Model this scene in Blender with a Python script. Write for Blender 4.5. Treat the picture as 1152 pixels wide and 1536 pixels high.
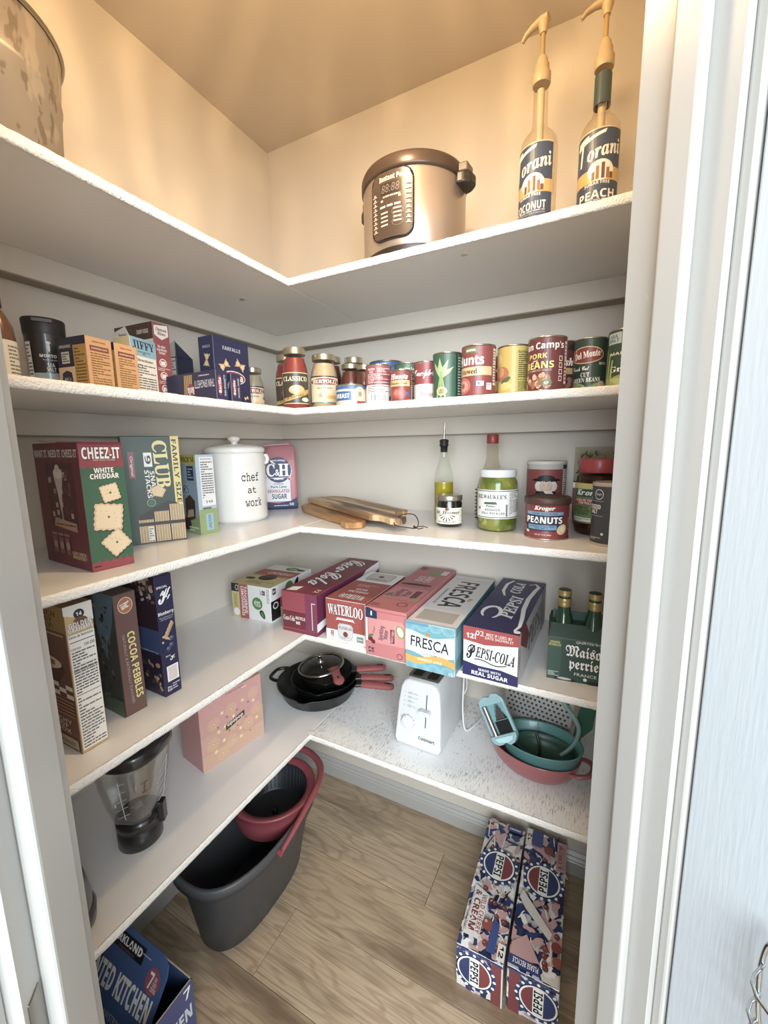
import bpy, bmesh, math, random
from mathutils import Vector, Matrix
R = math.radians; PI = math.pi
for o in list(bpy.data.objects): bpy.data.objects.remove(o)
SC = bpy.context.scene; COL = SC.collection

# ---------------------------------------------------------------- camera, world, lamps, exposure
cam = bpy.data.cameras.new('camera'); CAM = bpy.data.objects.new('camera', cam); COL.objects.link(CAM)
cam.sensor_fit = 'HORIZONTAL'; cam.sensor_width = 36; cam.lens = 618.27 * 36 / 1152; cam.clip_start = .02
def cam_matrix(yaw, pitch, roll, pos):
    cy, sy, cp, sp = math.cos(yaw), math.sin(yaw), math.cos(pitch), math.sin(pitch)
    f = Vector((-sy*cp, cy*cp, sp)); r = Vector((cy, sy, 0)); u = r.cross(f)
    c, s = math.cos(roll), math.sin(roll)
    r2 = c*r + s*u; u2 = -s*r + c*u
    m = Matrix((r2, u2, -f)).transposed().to_4x4(); m.translation = Vector(pos); return m
CAM.matrix_world = cam_matrix(R(27.154), R(-8.854), R(-.9044), (1.11204, -1.29686, 1.37473))
SC.camera = CAM
SC.view_settings.view_transform = 'Standard'; SC.view_settings.look = 'None'
SC.view_settings.gamma = 1; SC.view_settings.use_curve_mapping = False
SC.view_settings.exposure = EXPOSURE = 0.50
cy = SC.cycles; cy.use_denoising = True; cy.max_bounces = 14; cy.diffuse_bounces = 8; cy.transparent_max_bounces = 24
cy.caustics_reflective = False; cy.caustics_refractive = False; cy.sample_clamp_indirect = 6
W = bpy.data.worlds.new('world'); SC.world = W; W.use_nodes = True
bg = W.node_tree.nodes['Background']; bg.inputs[0].default_value = (.80, .90, 1.0, 1); bg.inputs[1].default_value = .68

def lamp(name, kind, loc, energy, col, size=.2, rot=None, sy=None):
    l = bpy.data.lights.new(name, kind); l.energy = energy; l.color = col
    if kind == 'AREA':
        l.size = size
        if sy: l.shape = 'RECTANGLE'; l.size_y = sy
    else: l.shadow_soft_size = size
    o = bpy.data.objects.new(name, l); COL.objects.link(o); o.location = loc
    if rot: o.rotation_euler = rot
    return o
def aim(o, tgt):
    o.rotation_euler = (Vector(tgt) - o.location).to_track_quat('-Z', 'Y').to_euler()
# tall kitchen window behind the doorway: cool daylight
wl = lamp('kitchen_window_light', 'AREA', (2.06, -2.85, 1.75), 165, (.86, .94, 1.0), 2.8, sy=1.7); aim(wl, (.45, -.45, .95))
# warm pantry ceiling lamp
pl = lamp('pantry_ceiling_lamp', 'POINT', (.74, -.70, 2.22), 10.5, (1.0, .73, .43), .04)

# ---------------------------------------------------------------- materials
def lin(c):
    c = c.lstrip('#'); v = [int(c[i:i+2], 16)/255 for i in (0, 2, 4)]
    return tuple((x/12.92 if x <= .04045 else ((x+.055)/1.055)**2.4) for x in v) + (1,)
MATS = {}
def M(col, rough=.5, metal=0, coat=0, key=None, spec=.5):
    k = key or (col, rough, metal, coat, spec)
    if k in MATS: return MATS[k]
    m = bpy.data.materials.new('surface_%d' % len(MATS)); m.use_nodes = True
    b = m.node_tree.nodes['Principled BSDF']
    b.inputs['Base Color'].default_value = lin(col); b.inputs['Roughness'].default_value = rough
    b.inputs['Metallic'].default_value = metal; b.inputs['Coat Weight'].default_value = coat
    b.inputs['Specular IOR Level'].default_value = spec
    MATS[k] = m; return m
def nodes(m): return m.node_tree.nodes, m.node_tree.links, m.node_tree.nodes['Principled BSDF']
def noise_bump(m, scale=60, strength=.2, dist=.002, detail=3, stretch=(1, 1, 1)):
    N, L, b = nodes(m)
    tc = N.new('ShaderNodeTexCoord'); mp = N.new('ShaderNodeMapping'); mp.inputs['Scale'].default_value = stretch
    n = N.new('ShaderNodeTexNoise'); n.inputs['Scale'].default_value = scale; n.inputs['Detail'].default_value = detail
    bp = N.new('ShaderNodeBump'); bp.inputs['Strength'].default_value = strength; bp.inputs['Distance'].default_value = dist
    L.new(tc.outputs['Object'], mp.inputs['Vector']); L.new(mp.outputs[0], n.inputs['Vector'])
    L.new(n.outputs['Fac'], bp.inputs['Height']); L.new(bp.outputs[0], b.inputs['Normal']); return m
def speckle(m, c2, scale, lo, hi, stretch=(1, 1, 1), detail=4, mask=None, coord='Object'):
    """mix a second own colour into the surface where stretched noise passes lo..hi"""
    N, L, b = nodes(m)
    tc = N.new('ShaderNodeTexCoord'); mp = N.new('ShaderNodeMapping'); mp.inputs['Scale'].default_value = stretch
    n = N.new('ShaderNodeTexNoise'); n.inputs['Scale'].default_value = scale; n.inputs['Detail'].default_value = detail
    r = N.new('ShaderNodeMapRange'); r.inputs['From Min'].default_value = lo; r.inputs['From Max'].default_value = hi
    L.new(tc.outputs[coord], mp.inputs['Vector']); L.new(mp.outputs[0], n.inputs['Vector']); L.new(n.outputs['Fac'], r.inputs['Value'])
    fac = r.outputs[0]
    if mask:
        n2 = N.new('ShaderNodeTexNoise'); n2.inputs['Scale'].default_value = mask[0]
        r2 = N.new('ShaderNodeMapRange'); r2.inputs['From Min'].default_value = mask[1]; r2.inputs['From Max'].default_value = mask[2]
        mu = N.new('ShaderNodeMath'); mu.operation = 'MULTIPLY'
        L.new(tc.outputs[coord], n2.inputs['Vector']); L.new(n2.outputs['Fac'], r2.inputs['Value'])
        L.new(fac, mu.inputs[0]); L.new(r2.outputs[0], mu.inputs[1]); fac = mu.outputs[0]
    mx = N.new('ShaderNodeMix'); mx.data_type = 'RGBA'
    src = b.inputs['Base Color']
    if src.is_linked: L.new(src.links[0].from_socket, mx.inputs['A'])
    else: mx.inputs['A'].default_value = src.default_value
    mx.inputs['B'].default_value = lin(c2)
    L.new(fac, mx.inputs['Factor']); L.new(mx.outputs['Result'], b.inputs['Base Color']); return m
def glass(tint='#ffffff', key=None, gloss=.42, rough=.02):
    k = ('glass', tint, gloss)
    if k in MATS: return MATS[k]
    m = bpy.data.materials.new('thin_glass_%d' % len(MATS)); m.use_nodes = True
    N, L = m.node_tree.nodes, m.node_tree.links
    for n in list(N): N.remove(n)
    out = N.new('ShaderNodeOutputMaterial'); tr = N.new('ShaderNodeBsdfTransparent'); tr.inputs[0].default_value = lin(tint)
    gl = N.new('ShaderNodeBsdfGlossy'); gl.inputs['Roughness'].default_value = rough
    lw = N.new('ShaderNodeLayerWeight'); lw.inputs['Blend'].default_value = .22
    mu = N.new('ShaderNodeMath'); mu.operation = 'MULTIPLY'; mu.inputs[1].default_value = gloss
    mx = N.new('ShaderNodeMixShader')
    L.new(lw.outputs['Facing'], mu.inputs[0]); L.new(mu.outputs[0], mx.inputs[0]); L.new(tr.outputs[0], mx.inputs[1]); L.new(gl.outputs[0], mx.inputs[2])
    L.new(mx.outputs[0], out.inputs[0]); MATS[k] = m; return m

wall_m = noise_bump(M('#cbc4b9', .45, key='wall'), 180, .12, .0015)
ceil_m = noise_bump(M('#bdb3a6', .7, key='ceil'), 200, .1, .0015)
shelf_m = noise_bump(M('#e3e2e0', .22, key='shelf'), 90, .06, .001)
speckle(shelf_m, '#8f8980', 24, .735, .76, (1, 1, 1), 5, mask=(7, .5, .62))
lip_m = noise_bump(M('#ebe8e2', .45, key='lip'), 260, .9, .004, 4)
worn_m = noise_bump(M('#e8e9e8', .4, key='worn'), 90, .2, .001, 4, (5, .7, 1))
speckle(worn_m, '#9b9893', 55, .53, .66, (7, .8, 1), 9, mask=(4.5, .40, .58))
speckle(worn_m, '#6d6964', 90, .62, .70, (3, .9, 1), 6, mask=(7, .45, .56))
trim_m = noise_bump(M('#aaa8a3', .35, key='trim'), 60, .1, .001)
speckle(trim_m, '#b5ae9e', 30, .72, .75, (1, 1, .4))
door_m = noise_bump(M('#b2b8bc', .45, key='doorpaint'), 60, .22, .0015, 5, (4, 4, .3))

# ---------------------------------------------------------------- mesh helpers
class MB:
    def __init__(s): s.v = []; s.f = []; s.mi = []; s.mats = []; s.sm = []
    def m(s, mat):
        if mat not in s.mats: s.mats.append(mat)
        return s.mats.index(mat)
    def add(s, vs, fs, mat, smooth=False):
        b = len(s.v); s.v += [tuple(p) for p in vs]; i = s.m(mat)
        for f in fs: s.f.append([b+k for k in f]); s.mi.append(i); s.sm.append(smooth)
        return s
    def box(s, x0, y0, z0, x1, y1, z1, mat, T=None):
        if isinstance(mat, dict): d = mat
        else: d = {}
        vs = [(x, y, z) for z in (z0, z1) for y in (y0, y1) for x in (x0, x1)]
        if T: vs = [T @ Vector(p) for p in vs]
        fs = {'D': (0, 2, 3, 1), 'T': (4, 5, 7, 6), 'F': (0, 1, 5, 4), 'B': (2, 6, 7, 3), 'L': (0, 4, 6, 2), 'R': (1, 3, 7, 5)}
        b = len(s.v); s.v += [tuple(p) for p in vs]
        for k, f in fs.items():
            s.f.append([b+i for i in f]); s.mi.append(s.m(d.get(k, d.get('*')) if d else mat)); s.sm.append(False)
        return s
    def loft(s, rings, mat, cap0=True, cap1=True, smooth=True, closed=True):
        n = len(rings[0]); vs = [p for r in rings for p in r]; fs = []
        for i in range(len(rings)-1):
            for j in range(n if closed else n-1):
                k = (j+1) % n; fs.append((i*n+j, i*n+k, (i+1)*n+k, (i+1)*n+j))
        s.add(vs, fs, mat, smooth)
        if cap0: s.add(rings[0], [list(range(n))[::-1]], mat)
        if cap1: s.add(rings[-1], [list(range(n))], mat)
        return s
    def lathe(s, prof, mat, n=40, c=(0, 0), cap0=True, cap1=True, sx=1, sy=1, smooth=True, T=None):
        rings = [[(c[0]+r*sx*math.cos(2*PI*j/n), c[1]+r*sy*math.sin(2*PI*j/n), z) for j in range(n)] for r, z in prof]
        if T: rings = [[tuple(T @ Vector(p)) for p in r] for r in rings]
        return s.loft(rings, mat, cap0, cap1, smooth)
    def tube(s, pts, r, mat, n=10, closed=False, flat=1.0, sm=0):
        pts = [Vector(p) for p in pts]; rings = []
        if sm:
            q = []; rr = []; n_ = len(pts)-1
            for i in range(n_):
                p0, p1, p2, p3 = pts[max(i-1, 0)], pts[i], pts[i+1], pts[min(i+2, n_)]
                for k in range(sm):
                    t = k/sm; q.append(.5*((2*p1)+(p2-p0)*t+(2*p0-5*p1+4*p2-p3)*t*t+(3*p1-p0-3*p2+p3)*t**3))
                    if isinstance(r, (list, tuple)): rr.append(r[i]+(r[i+1]-r[i])*t)
            q.append(pts[-1]); pts = q
            if isinstance(r, (list, tuple)): r = rr+[r[-1]]
        N = len(pts); up = None
        for i, p in enumerate(pts):
            a = pts[i-1] if (i or closed) else p; b = pts[(i+1) % N] if (i < N-1 or closed) else p
            d = (b-a).normalized()
            if up is None: up = Vector((0, 0, 1)) if abs(d.z) < .9 else Vector((1, 0, 0))
            sd = d.cross(up).normalized(); up = sd.cross(d).normalized()
            rr = r[i] if isinstance(r, (list, tuple)) else r
            rings.append([tuple(p + rr*(math.cos(2*PI*j/n)*sd + flat*math.sin(2*PI*j/n)*up)) for j in range(n)])
        if closed: rings.append(rings[0])
        return s.loft(rings, mat, not closed, not closed)
    def prism(s, poly, z0, z1, mat, T=None, side=None, smooth=False):
        n = len(poly); vs = [(x, y, z0) for x, y in poly] + [(x, y, z1) for x, y in poly]
        if T: vs = [tuple(T @ Vector(p)) for p in vs]
        s.add(vs, [list(range(n))[::-1], list(range(n, 2*n))], mat)
        s.add(vs, [(i, (i+1) % n, n+(i+1) % n, n+i) for i in range(n)], side or mat, smooth); return s
    def build(s, name, parent=None, bevel=0, seg=1, label=None, wn=False):
        me = bpy.data.meshes.new(name); me.from_pydata(s.v, [], s.f)
        for m in s.mats: me.materials.append(m)
        me.polygons.foreach_set('material_index', s.mi); me.polygons.foreach_set('use_smooth', s.sm); me.update()
        if bevel:
            bm = bmesh.new(); bm.from_mesh(me); bmesh.ops.remove_doubles(bm, verts=bm.verts, dist=1e-5)
            bmesh.ops.recalc_face_normals(bm, faces=bm.faces)
            es = [e for e in bm.edges if len(e.link_faces) == 2 and e.calc_face_angle(0) > R(28)]
            bmesh.ops.bevel(bm, geom=es, offset=bevel, segments=seg, affect='EDGES', profile=.5, clamp_overlap=True)
            bm.to_mesh(me); bm.free()
        o = bpy.data.objects.new(name, me); COL.objects.link(o)
        if parent: o.parent = parent
        if label: o['label'] = label
        return o
def thing(name, label, cat, loc, rot=0, group=None):
    o = bpy.data.objects.new(name, None); COL.objects.link(o); o.location = loc; o.rotation_euler = (0, 0, R(rot)); o.empty_display_size = .02
    o['label'] = label; o['category'] = cat
    if group: o['group'] = group
    return o
def struct(name, mb, bevel=0, parent=None, seg=1):
    o = mb.build(name, parent, bevel, seg)
    if not parent: o['kind'] = 'structure'
    return o
def rrect(w, h, r, n=5, cx=0, cy=0):
    pts = []
    for qx, qy, a0 in ((1, 1, 0), (-1, 1, 90), (-1, -1, 180), (1, -1, 270)):
        for i in range(n+1):
            a = R(a0+90*i/n); pts.append((cx+qx*(w/2-r)+r*math.cos(a), cy+qy*(h/2-r)+r*math.sin(a)))
    return pts
def ell(rx, ry, n=24, cx=0, cy=0, a0=0): return [(cx+rx*math.cos(2*PI*i/n+a0), cy+ry*math.sin(2*PI*i/n+a0)) for i in range(n)]

# ---------------------------------------------------------------- lettering and flat print
TC = {}
def style_text(s, st):
    base = {'s': (0x1D400, 0x1D41A, 0x1D7CE), 'i': (0x1D468, 0x1D482, 0x1D7CE), 'c': (0x1D4D0, 0x1D4EA, 0x1D7CE), 'm': (0x1D670, 0x1D68A, 0x1D7F6),
            'f': (0x1D56C, 0x1D586, 0x1D7CE), 'b': (0x1D5D4, 0x1D5EE, 0x1D7EC)}.get(st[0])
    if not base: return s
    o = ''
    for ch in s:
        if 'A' <= ch <= 'Z': o += chr(base[0]+ord(ch)-65)
        elif 'a' <= ch <= 'z': o += chr(base[1]+ord(ch)-97)
        elif '0' <= ch <= '9': o += chr(base[2]+ord(ch)-48)
        else: o += ch
    return o
def glyphs(s, st='n', off=0.0):
    k = (s, st, off)
    if k in TC: return TC[k]
    c = bpy.data.curves.new('lettering', 'FONT'); c.body = style_text(s, st); c.size = 1; c.offset = off; c.resolution_u = 2; c.dimensions = '2D'; c.fill_mode = 'BOTH'
    c.space_line = .85; c.align_x = 'CENTER'
    o = bpy.data.objects.new('lettering', c); COL.objects.link(o)
    me = bpy.data.meshes.new_from_object(o.evaluated_get(bpy.context.evaluated_depsgraph_get()))
    vs = [(v.co.x, v.co.y) for v in me.vertices]; fs = [list(p.vertices) for p in me.polygons]
    bpy.data.objects.remove(o); bpy.data.curves.remove(c); bpy.data.meshes.remove(me)
    if not vs: vs = [(0, 0), (1, 0), (1, 1)]
    TC[k] = (vs, fs); return TC[k]
def clipx(P, x, sg):
    out = []
    for i in range(len(P)):
        a, b_ = P[i-1], P[i]; da, db = (a[0]-x)*sg, (b_[0]-x)*sg
        if (da < 0) != (db < 0): t = da/(da-db); out.append((a[0]+(b_[0]-a[0])*t, a[1]+(b_[1]-a[1])*t))
        if db >= 0: out.append(b_)
    return out
class Face:
    """flat print on one side of a package; x and y run 0..1 across the side"""
    def __init__(s, pk, w, h, fn, curved=False, name='front_print'):
        s.pk = pk; s.w = w; s.h = h; s.fn = fn; s.k = 0; s.curved = curved; s.mb = MB(); s.name = name; pk.faces.append(s)
    def emit(s, pts, fs, c, o):
        mt = s.pk.mt(c)
        if not s.curved: s.mb.add([s.fn(x, y, o) for x, y in pts], fs, mt); return
        g = s.w/24; vs = []; out = []
        for f in fs:
            P = [pts[i] for i in f]; k0 = int(math.floor(min(p[0] for p in P)/g+1e-6)); k1 = int(math.ceil(max(p[0] for p in P)/g-1e-6))
            for k in range(k0, max(k1, k0+1)):
                Q = P if k1-k0 <= 1 else clipx(clipx(P, k*g, 1), (k+1)*g, -1)
                if len(Q) > 2: out.append(list(range(len(vs), len(vs)+len(Q)))); vs += [s.fn(x, y, o) for x, y in Q]
        if out: s.mb.add(vs, out, mt, True)
    def off(s): s.k += 1; return .00025 + s.k*.00003
    def r(s, x0, y0, x1, y1, c): s.p([(x0, y0), (x1, y0), (x1, y1), (x0, y1)], c)
    def p(s, pts, c):
        P = [(min(max(x, 0), 1)*s.w, min(max(y, 0), 1)*s.h) for x, y in pts]; o = s.off()
        s.emit(P, [list(range(len(P)))], c, o)
    def e(s, cx, cy, rx, ry, c, n=20, a=0):
        pts = []
        for i in range(n):
            t = 2*PI*i/n; X = rx*s.w*math.cos(t); Y = ry*s.h*math.sin(t); ca, sa = math.cos(R(a)), math.sin(R(a))
            pts.append((cx+(X*ca-Y*sa)/s.w, cy+(X*sa+Y*ca)/s.h))
        s.p(pts, c)
    def c(s, cx, cy, rad, c, n=20): s.e(cx, cy, rad/s.w, rad/s.h, c, n)     # true circle, radius in metres
    def ring(s, cx, cy, rx, ry, t, c, n=28):
        o = s.off(); vs = []
        for i in range(n):
            a = 2*PI*i/n
            for q in (1, 1-t): vs.append((min(max(cx+rx*q*math.cos(a), 0), 1)*s.w, min(max(cy+ry*q*math.sin(a), 0), 1)*s.h))
        s.emit(vs, [(2*i, (2*i+2) % (2*n), (2*i+3) % (2*n), 2*i+1) for i in range(n)], c, o)
    def t(s, txt, cx, cy, w, h, c, st='n', rot=0, sh=0, ol=None, arc=0, bold=0):
        if st == 'n' and bold >= .035: st = 'b'; bold = max(0, bold-.06)
        bold *= .4
        for off, col in (((.035+bold, ol),) if ol else ()) + ((bold, c),):
            vs, fs = glyphs(txt, st, off); v0, _ = glyphs(txt, st, bold)
            x0 = min(v[0] for v in v0); x1 = max(v[0] for v in v0); y0 = min(v[1] for v in v0); y1 = max(v[1] for v in v0)
            o = s.off(); out = []; q = abs(rot % 180 - 90) < 45
            ww, hh = (h*s.h, w*s.w) if q else (w*s.w, h*s.h)
            ca, sa = math.cos(R(rot)), math.sin(R(rot))
            for x, y in vs:
                a = (x-(x0+x1)/2)/max(x1-x0, 1e-6); b = (y-(y0+y1)/2)/max(y1-y0, 1e-6)
                X = a*ww + sh*b*hh; Y = b*hh + arc*hh*(.25-a*a)
                out.append((cx*s.w + X*ca-Y*sa, cy*s.h + X*sa+Y*ca))
            s.emit(out, fs, col, o)
    def lines(s, x0, y0, x1, y1, n, c, rot=0, seed=1, fill=.45):
        rnd = random.Random(seed)
        for i in range(n):
            if rot == 0:
                y = y1-(y1-y0)*(i+.5)/n; dy = (y1-y0)/n*fill/2; x = x0
                while x < x1:
                    l = (x1-x0)*rnd.uniform(.08, .3); xe = min(x1, x+l); s.r(x, y-dy, xe, y+dy, c); s.k -= 1; x = xe+(x1-x0)*.03
                    if rnd.random() < .12: break
            else:
                x = x0+(x1-x0)*(i+.5)/n; dx = (x1-x0)/n*fill/2; y = y0
                while y < y1:
                    l = (y1-y0)*rnd.uniform(.08, .3); ye = min(y1, y+l); s.r(x-dx, y, x+dx, ye, c); s.k -= 1; y = ye+(y1-y0)*.03
        s.k += 1
def soft(c, k=.30):
    v = [int(c.lstrip('#')[i:i+2], 16) for i in (0, 2, 4)]; g = .3*v[0]+.55*v[1]+.15*v[2]
    return '#%02x%02x%02x' % tuple(int(min(255, x+(g-x)*k)) for x in v)
class Pack:
    """collects one package: body, artwork, lettering"""
    def __init__(s, root, rough=.42, metal=0): s.root = root; s.faces = []; s.rough = rough; s.metal = metal
    def mt(s, c): return c if not isinstance(c, str) else M(soft(c), s.rough, s.metal)
    def done(s):
        for f in s.faces:
            if f.mb.v: f.mb.build(f.name, s.root)
def carton(name, label, cat, loc, rot, w, d, h, cols, group=None, rough=.42, part='carton', bevel=.0012):
    t = thing(name, label, cat, loc, rot, group); pk = Pack(t, rough)
    mb = MB(); mb.box(-w/2, -d/2, 0, w/2, d/2, h, {k: pk.mt(v) for k, v in cols.items()}); mb.build(part, t, bevel)
    F = {'F': Face(pk, w, h, lambda u, v, o: (u-w/2, -d/2-o, v)), 'R': Face(pk, d, h, lambda u, v, o: (w/2+o, u-d/2, v), name='side_print'),
         'L': Face(pk, d, h, lambda u, v, o: (-w/2-o, d/2-u, v), name='side_print'), 'T': Face(pk, w, d, lambda u, v, o: (u-w/2, v-d/2, h+o), name='top_print')}
    return t, pk, F
def cylface(pk, r, z0, h, span=150, at=0):
    w = r*R(span)
    return Face(pk, w, h, lambda u, v, o: ((r+o)*math.sin((u-w/2)/r+R(at)), -(r+o)*math.cos((u-w/2)/r+R(at)), z0+v), True)
# ---------------------------------------------------------------- room shell
XW, YW, XR, YF, FZ, CZ = -.045, .05, 1.24, -1.25, -.055, 2.467
S1, S2, S3, S4, S5 = 1.8212, 1.4867, 1.1538, .8228, .4871
TH, DL, DB = .0176, .36, .365
def wbox(name, *a, mat=wall_m): m = MB(); m.box(*a, mat); return struct(name, m)
wbox('wall_left', XW-.1, YF-.1, FZ, XW, YW+.1, CZ)
wbox('wall_back', XW, YW, FZ, XR+.1, YW+.1, CZ)
wbox('wall_right', XR, -.585, FZ, XR+.1, YW, CZ)
wbox('wall_front', XW, YF-.1, FZ, .585, YF, CZ)
wbox('ceiling', XW-.1, YF-.1, CZ, XR+.1, YW+.1, CZ+.08, mat=ceil_m)
DT = Matrix.Translation((.82382, -1.00864, 0)) @ Matrix.Rotation(R(45), 4, 'Z')   # doorway frame: x along the wall, y into the pantry
UL, UR, VO = -.1747, .4353, -.1085
m = MB(); m.box(UL-.20, VO, FZ, UL-.02, 0, CZ, wall_m, DT); m.box(UR+.02, VO, FZ, UR+.20, 0, CZ, wall_m, DT)
m.box(UL-.02, VO, 2.05, UR+.02, 0, CZ, wall_m, DT); struct('wall_doorway', m)

# floor: slab with separate planks
fl = MB(); fl.box(-.15, -3.2, FZ-.04, 3.2, .15, FZ-.006, M('#4a3d30', .8)); FLOOR = struct('floor', fl)
pm = M('#a08a70', .42, key='oak'); N, L, b = nodes(pm)
tc = N.new('ShaderNodeTexCoord'); oi = N.new('ShaderNodeObjectInfo'); cmb = N.new('ShaderNodeCombineXYZ'); add = N.new('ShaderNodeVectorMath'); add.operation = 'ADD'
mu = N.new('ShaderNodeMath'); mu.operation = 'MULTIPLY'; mu.inputs[1].default_value = 37
L.new(oi.outputs['Random'], mu.inputs[0])
for i in (0, 1, 2): L.new(mu.outputs[0], cmb.inputs[i])
L.new(tc.outputs['Object'], add.inputs[0]); L.new(cmb.outputs[0], add.inputs[1])
def mapn(scale): 
    mp = N.new('ShaderNodeMapping'); mp.inputs['Scale'].default_value = scale; L.new(add.outputs[0], mp.inputs['Vector']); return mp
mpA = mapn((1.3, 7, 1)); nA = N.new('ShaderNodeTexNoise'); nA.inputs['Scale'].default_value = 1.3; nA.inputs['Detail'].default_value = 3; L.new(mpA.outputs[0], nA.inputs['Vector'])
# cathedral rings: contour bands of a smooth stretched noise
ring = N.new('ShaderNodeMath'); ring.operation = 'MULTIPLY'; ring.inputs[1].default_value = 75; L.new(nA.outputs['Fac'], ring.inputs[0])
sn = N.new('ShaderNodeMath'); sn.operation = 'SINE'; L.new(ring.outputs[0], sn.inputs[0])
r1 = N.new('ShaderNodeMapRange'); r1.inputs['From Min'].default_value = .2; r1.inputs['From Max'].default_value = 1.0; L.new(sn.outputs[0], r1.inputs['Value'])
mpB = mapn((3, 120, 1)); nB = N.new('ShaderNodeTexNoise'); nB.inputs['Scale'].default_value = 1.4; nB.inputs['Detail'].default_value = 5; L.new(mpB.outputs[0], nB.inputs['Vector'])
mpC = mapn((1.2, 6, 1)); nC = N.new('ShaderNodeTexNoise'); nC.inputs['Scale'].default_value = 1.7; nC.inputs['Detail'].default_value = 4; L.new(mpC.outputs[0], nC.inputs['Vector'])
r3 = N.new('ShaderNodeMapRange'); r3.inputs['From Min'].default_value = .50; r3.inputs['From Max'].default_value = .72; L.new(nC.outputs['Fac'], r3.inputs['Value'])
def mix(a, b_, fac, scale=1.0):
    mx = N.new('ShaderNodeMix'); mx.data_type = 'RGBA'
    if isinstance(a, str): mx.inputs['A'].default_value = lin(a)
    else: L.new(a, mx.inputs['A'])
    mx.inputs['B'].default_value = lin(b_)
    mm = N.new('ShaderNodeMath'); mm.operation = 'MULTIPLY'; mm.inputs[1].default_value = scale; L.new(fac, mm.inputs[0]); L.new(mm.outputs[0], mx.inputs['Factor']); return mx.outputs['Result']
c1 = mix('#b09a80', '#8d7860', oi.outputs['Random'], .7)
c2 = mix(c1, '#c9b79c', nB.outputs['Fac'], .55)
c3 = mix(c2, '#86705a', r1.outputs[0], .42)
mpD = mapn((5, 260, 1)); nD = N.new('ShaderNodeTexNoise'); nD.inputs['Scale'].default_value = 1.2; nD.inputs['Detail'].default_value = 4; L.new(mpD.outputs[0], nD.inputs['Vector'])
r4 = N.new('ShaderNodeMapRange'); r4.inputs['From Min'].default_value = .5; r4.inputs['From Max'].default_value = .66; L.new(nD.outputs['Fac'], r4.inputs['Value'])
c35 = mix(c3, '#75614c', r4.outputs[0], .5)
c4 = mix(c35, '#5f4c3b', r3.outputs[0], .8)
L.new(c4, b.inputs['Base Color'])
bp = N.new('ShaderNodeBump'); bp.inputs['Strength'].default_value = .25; bp.inputs['Distance'].default_value = .001; L.new(nB.outputs['Fac'], bp.inputs['Height']); L.new(bp.outputs[0], b.inputs['Normal'])
PWD = .187; joints = {0: .12, 1: .7095, 2: 1.19, 3: .35, 4: 1.02, 5: .3, 6: .9}
base_mesh = None; seam0 = -.0868 + PWD
for row in range(17):
    y1 = seam0 - row*PWD; x = joints.get(row, (row*.47) % 1.25) - 1.25*1
    while x < 3.1:
        if base_mesh is None:
            q = MB(); q.box(.0007, -PWD+.0007, -.006, 1.2493, -.0007, 0, pm); po = q.build('plank', FLOOR, .0006); base_mesh = po.data
        else:
            po = bpy.data.objects.new('plank', base_mesh); COL.objects.link(po); po.parent = FLOOR
        po.location = (x, y1, FZ); x += 1.25

# baseboards with a stepped cap
def baseprof(): return [(0, 0), (.016, 0), (.016, .046), (.013, .050), (.016, .056), (.010, .064), (.012, .070), (.004, .080), (0, .080)]
def molding(name, prof, p0, p1, nrm, z, mat):
    mb = MB(); rings = []
    for P in (p0, p1): rings.append([(P[0]+nrm[0]*a, P[1]+nrm[1]*a, z+h) for a, h in prof])
    mb.loft(rings, mat, smooth=False); return struct(name, mb)
molding('baseboard_back', baseprof(), (XW+.016, YW), (XR, YW), (0, -1), FZ, trim_m)
molding('baseboard_left', baseprof(), (XW, YF), (XW, YW), (1, 0), FZ, trim_m)
molding('baseboard_right', baseprof(), (XR, -.58), (XR, YW-.016), (-1, 0), FZ, trim_m)

# door lining, stops and casing
def jamb(name, u, sgn, groove, ridge, proud):
    m = MB(); a, b_ = sorted((u, u+sgn*.02)); m.box(a, groove, FZ, b_, 0, 2.05, trim_m, DT)
    a, b_ = sorted((u+sgn*.0035, u+sgn*.02)); m.box(a, groove-.003, FZ, b_, groove, 2.05, M('#a89a86', .6), DT)
    a, b_ = sorted((u, u+sgn*.02)); m.box(a, VO, FZ, b_, groove-.003, 2.05, trim_m, DT)
    o = struct(name, m, .0008)
    s = MB(); a, b_ = sorted((u, u-sgn*proud)); s.box(a, ridge, FZ, b_, groove-.003, 2.04, trim_m, DT); s.build('door_stop', o, .0035, 3)
    return o
J1 = jamb('trim_1', UL, -1, -.0326, -.086, .012)
J2 = jamb('trim_2', UR, 1, -.045, -.079, .014)
m = MB(); m.box(UL-.02, VO, 2.03, UR+.02, 0, 2.05, trim_m, DT); struct('trim_3', m)
for nm, u, sg in (('trim_4', UL, -1), ('trim_5', UR, 1)):
    m = MB(); a, b_ = sorted((u+sg*.008, u+sg*.065)); m.box(a, VO-.013, FZ, b_, VO, 2.10, trim_m, DT); struct(nm, m, .003, seg=2)
m = MB(); m.box(UL-.065, VO-.013, 2.043, UR+.065, VO, 2.10, trim_m, DT); struct('trim_6', m, .003)
# strike plate on the latch side
m = MB(); brass = M('#8f8a80', .3, 1)
m.box(UL-.001, -.103, .865, UL+.0012, -.088, .985, brass, DT); m.build('strike_plate', J1, .0005)
m = MB(); m.box(UL-.001, -.1, .90, UL+.0016, -.092, .95, M('#2b2826', .8), DT); m.build('strike_hole', J1)

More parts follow.
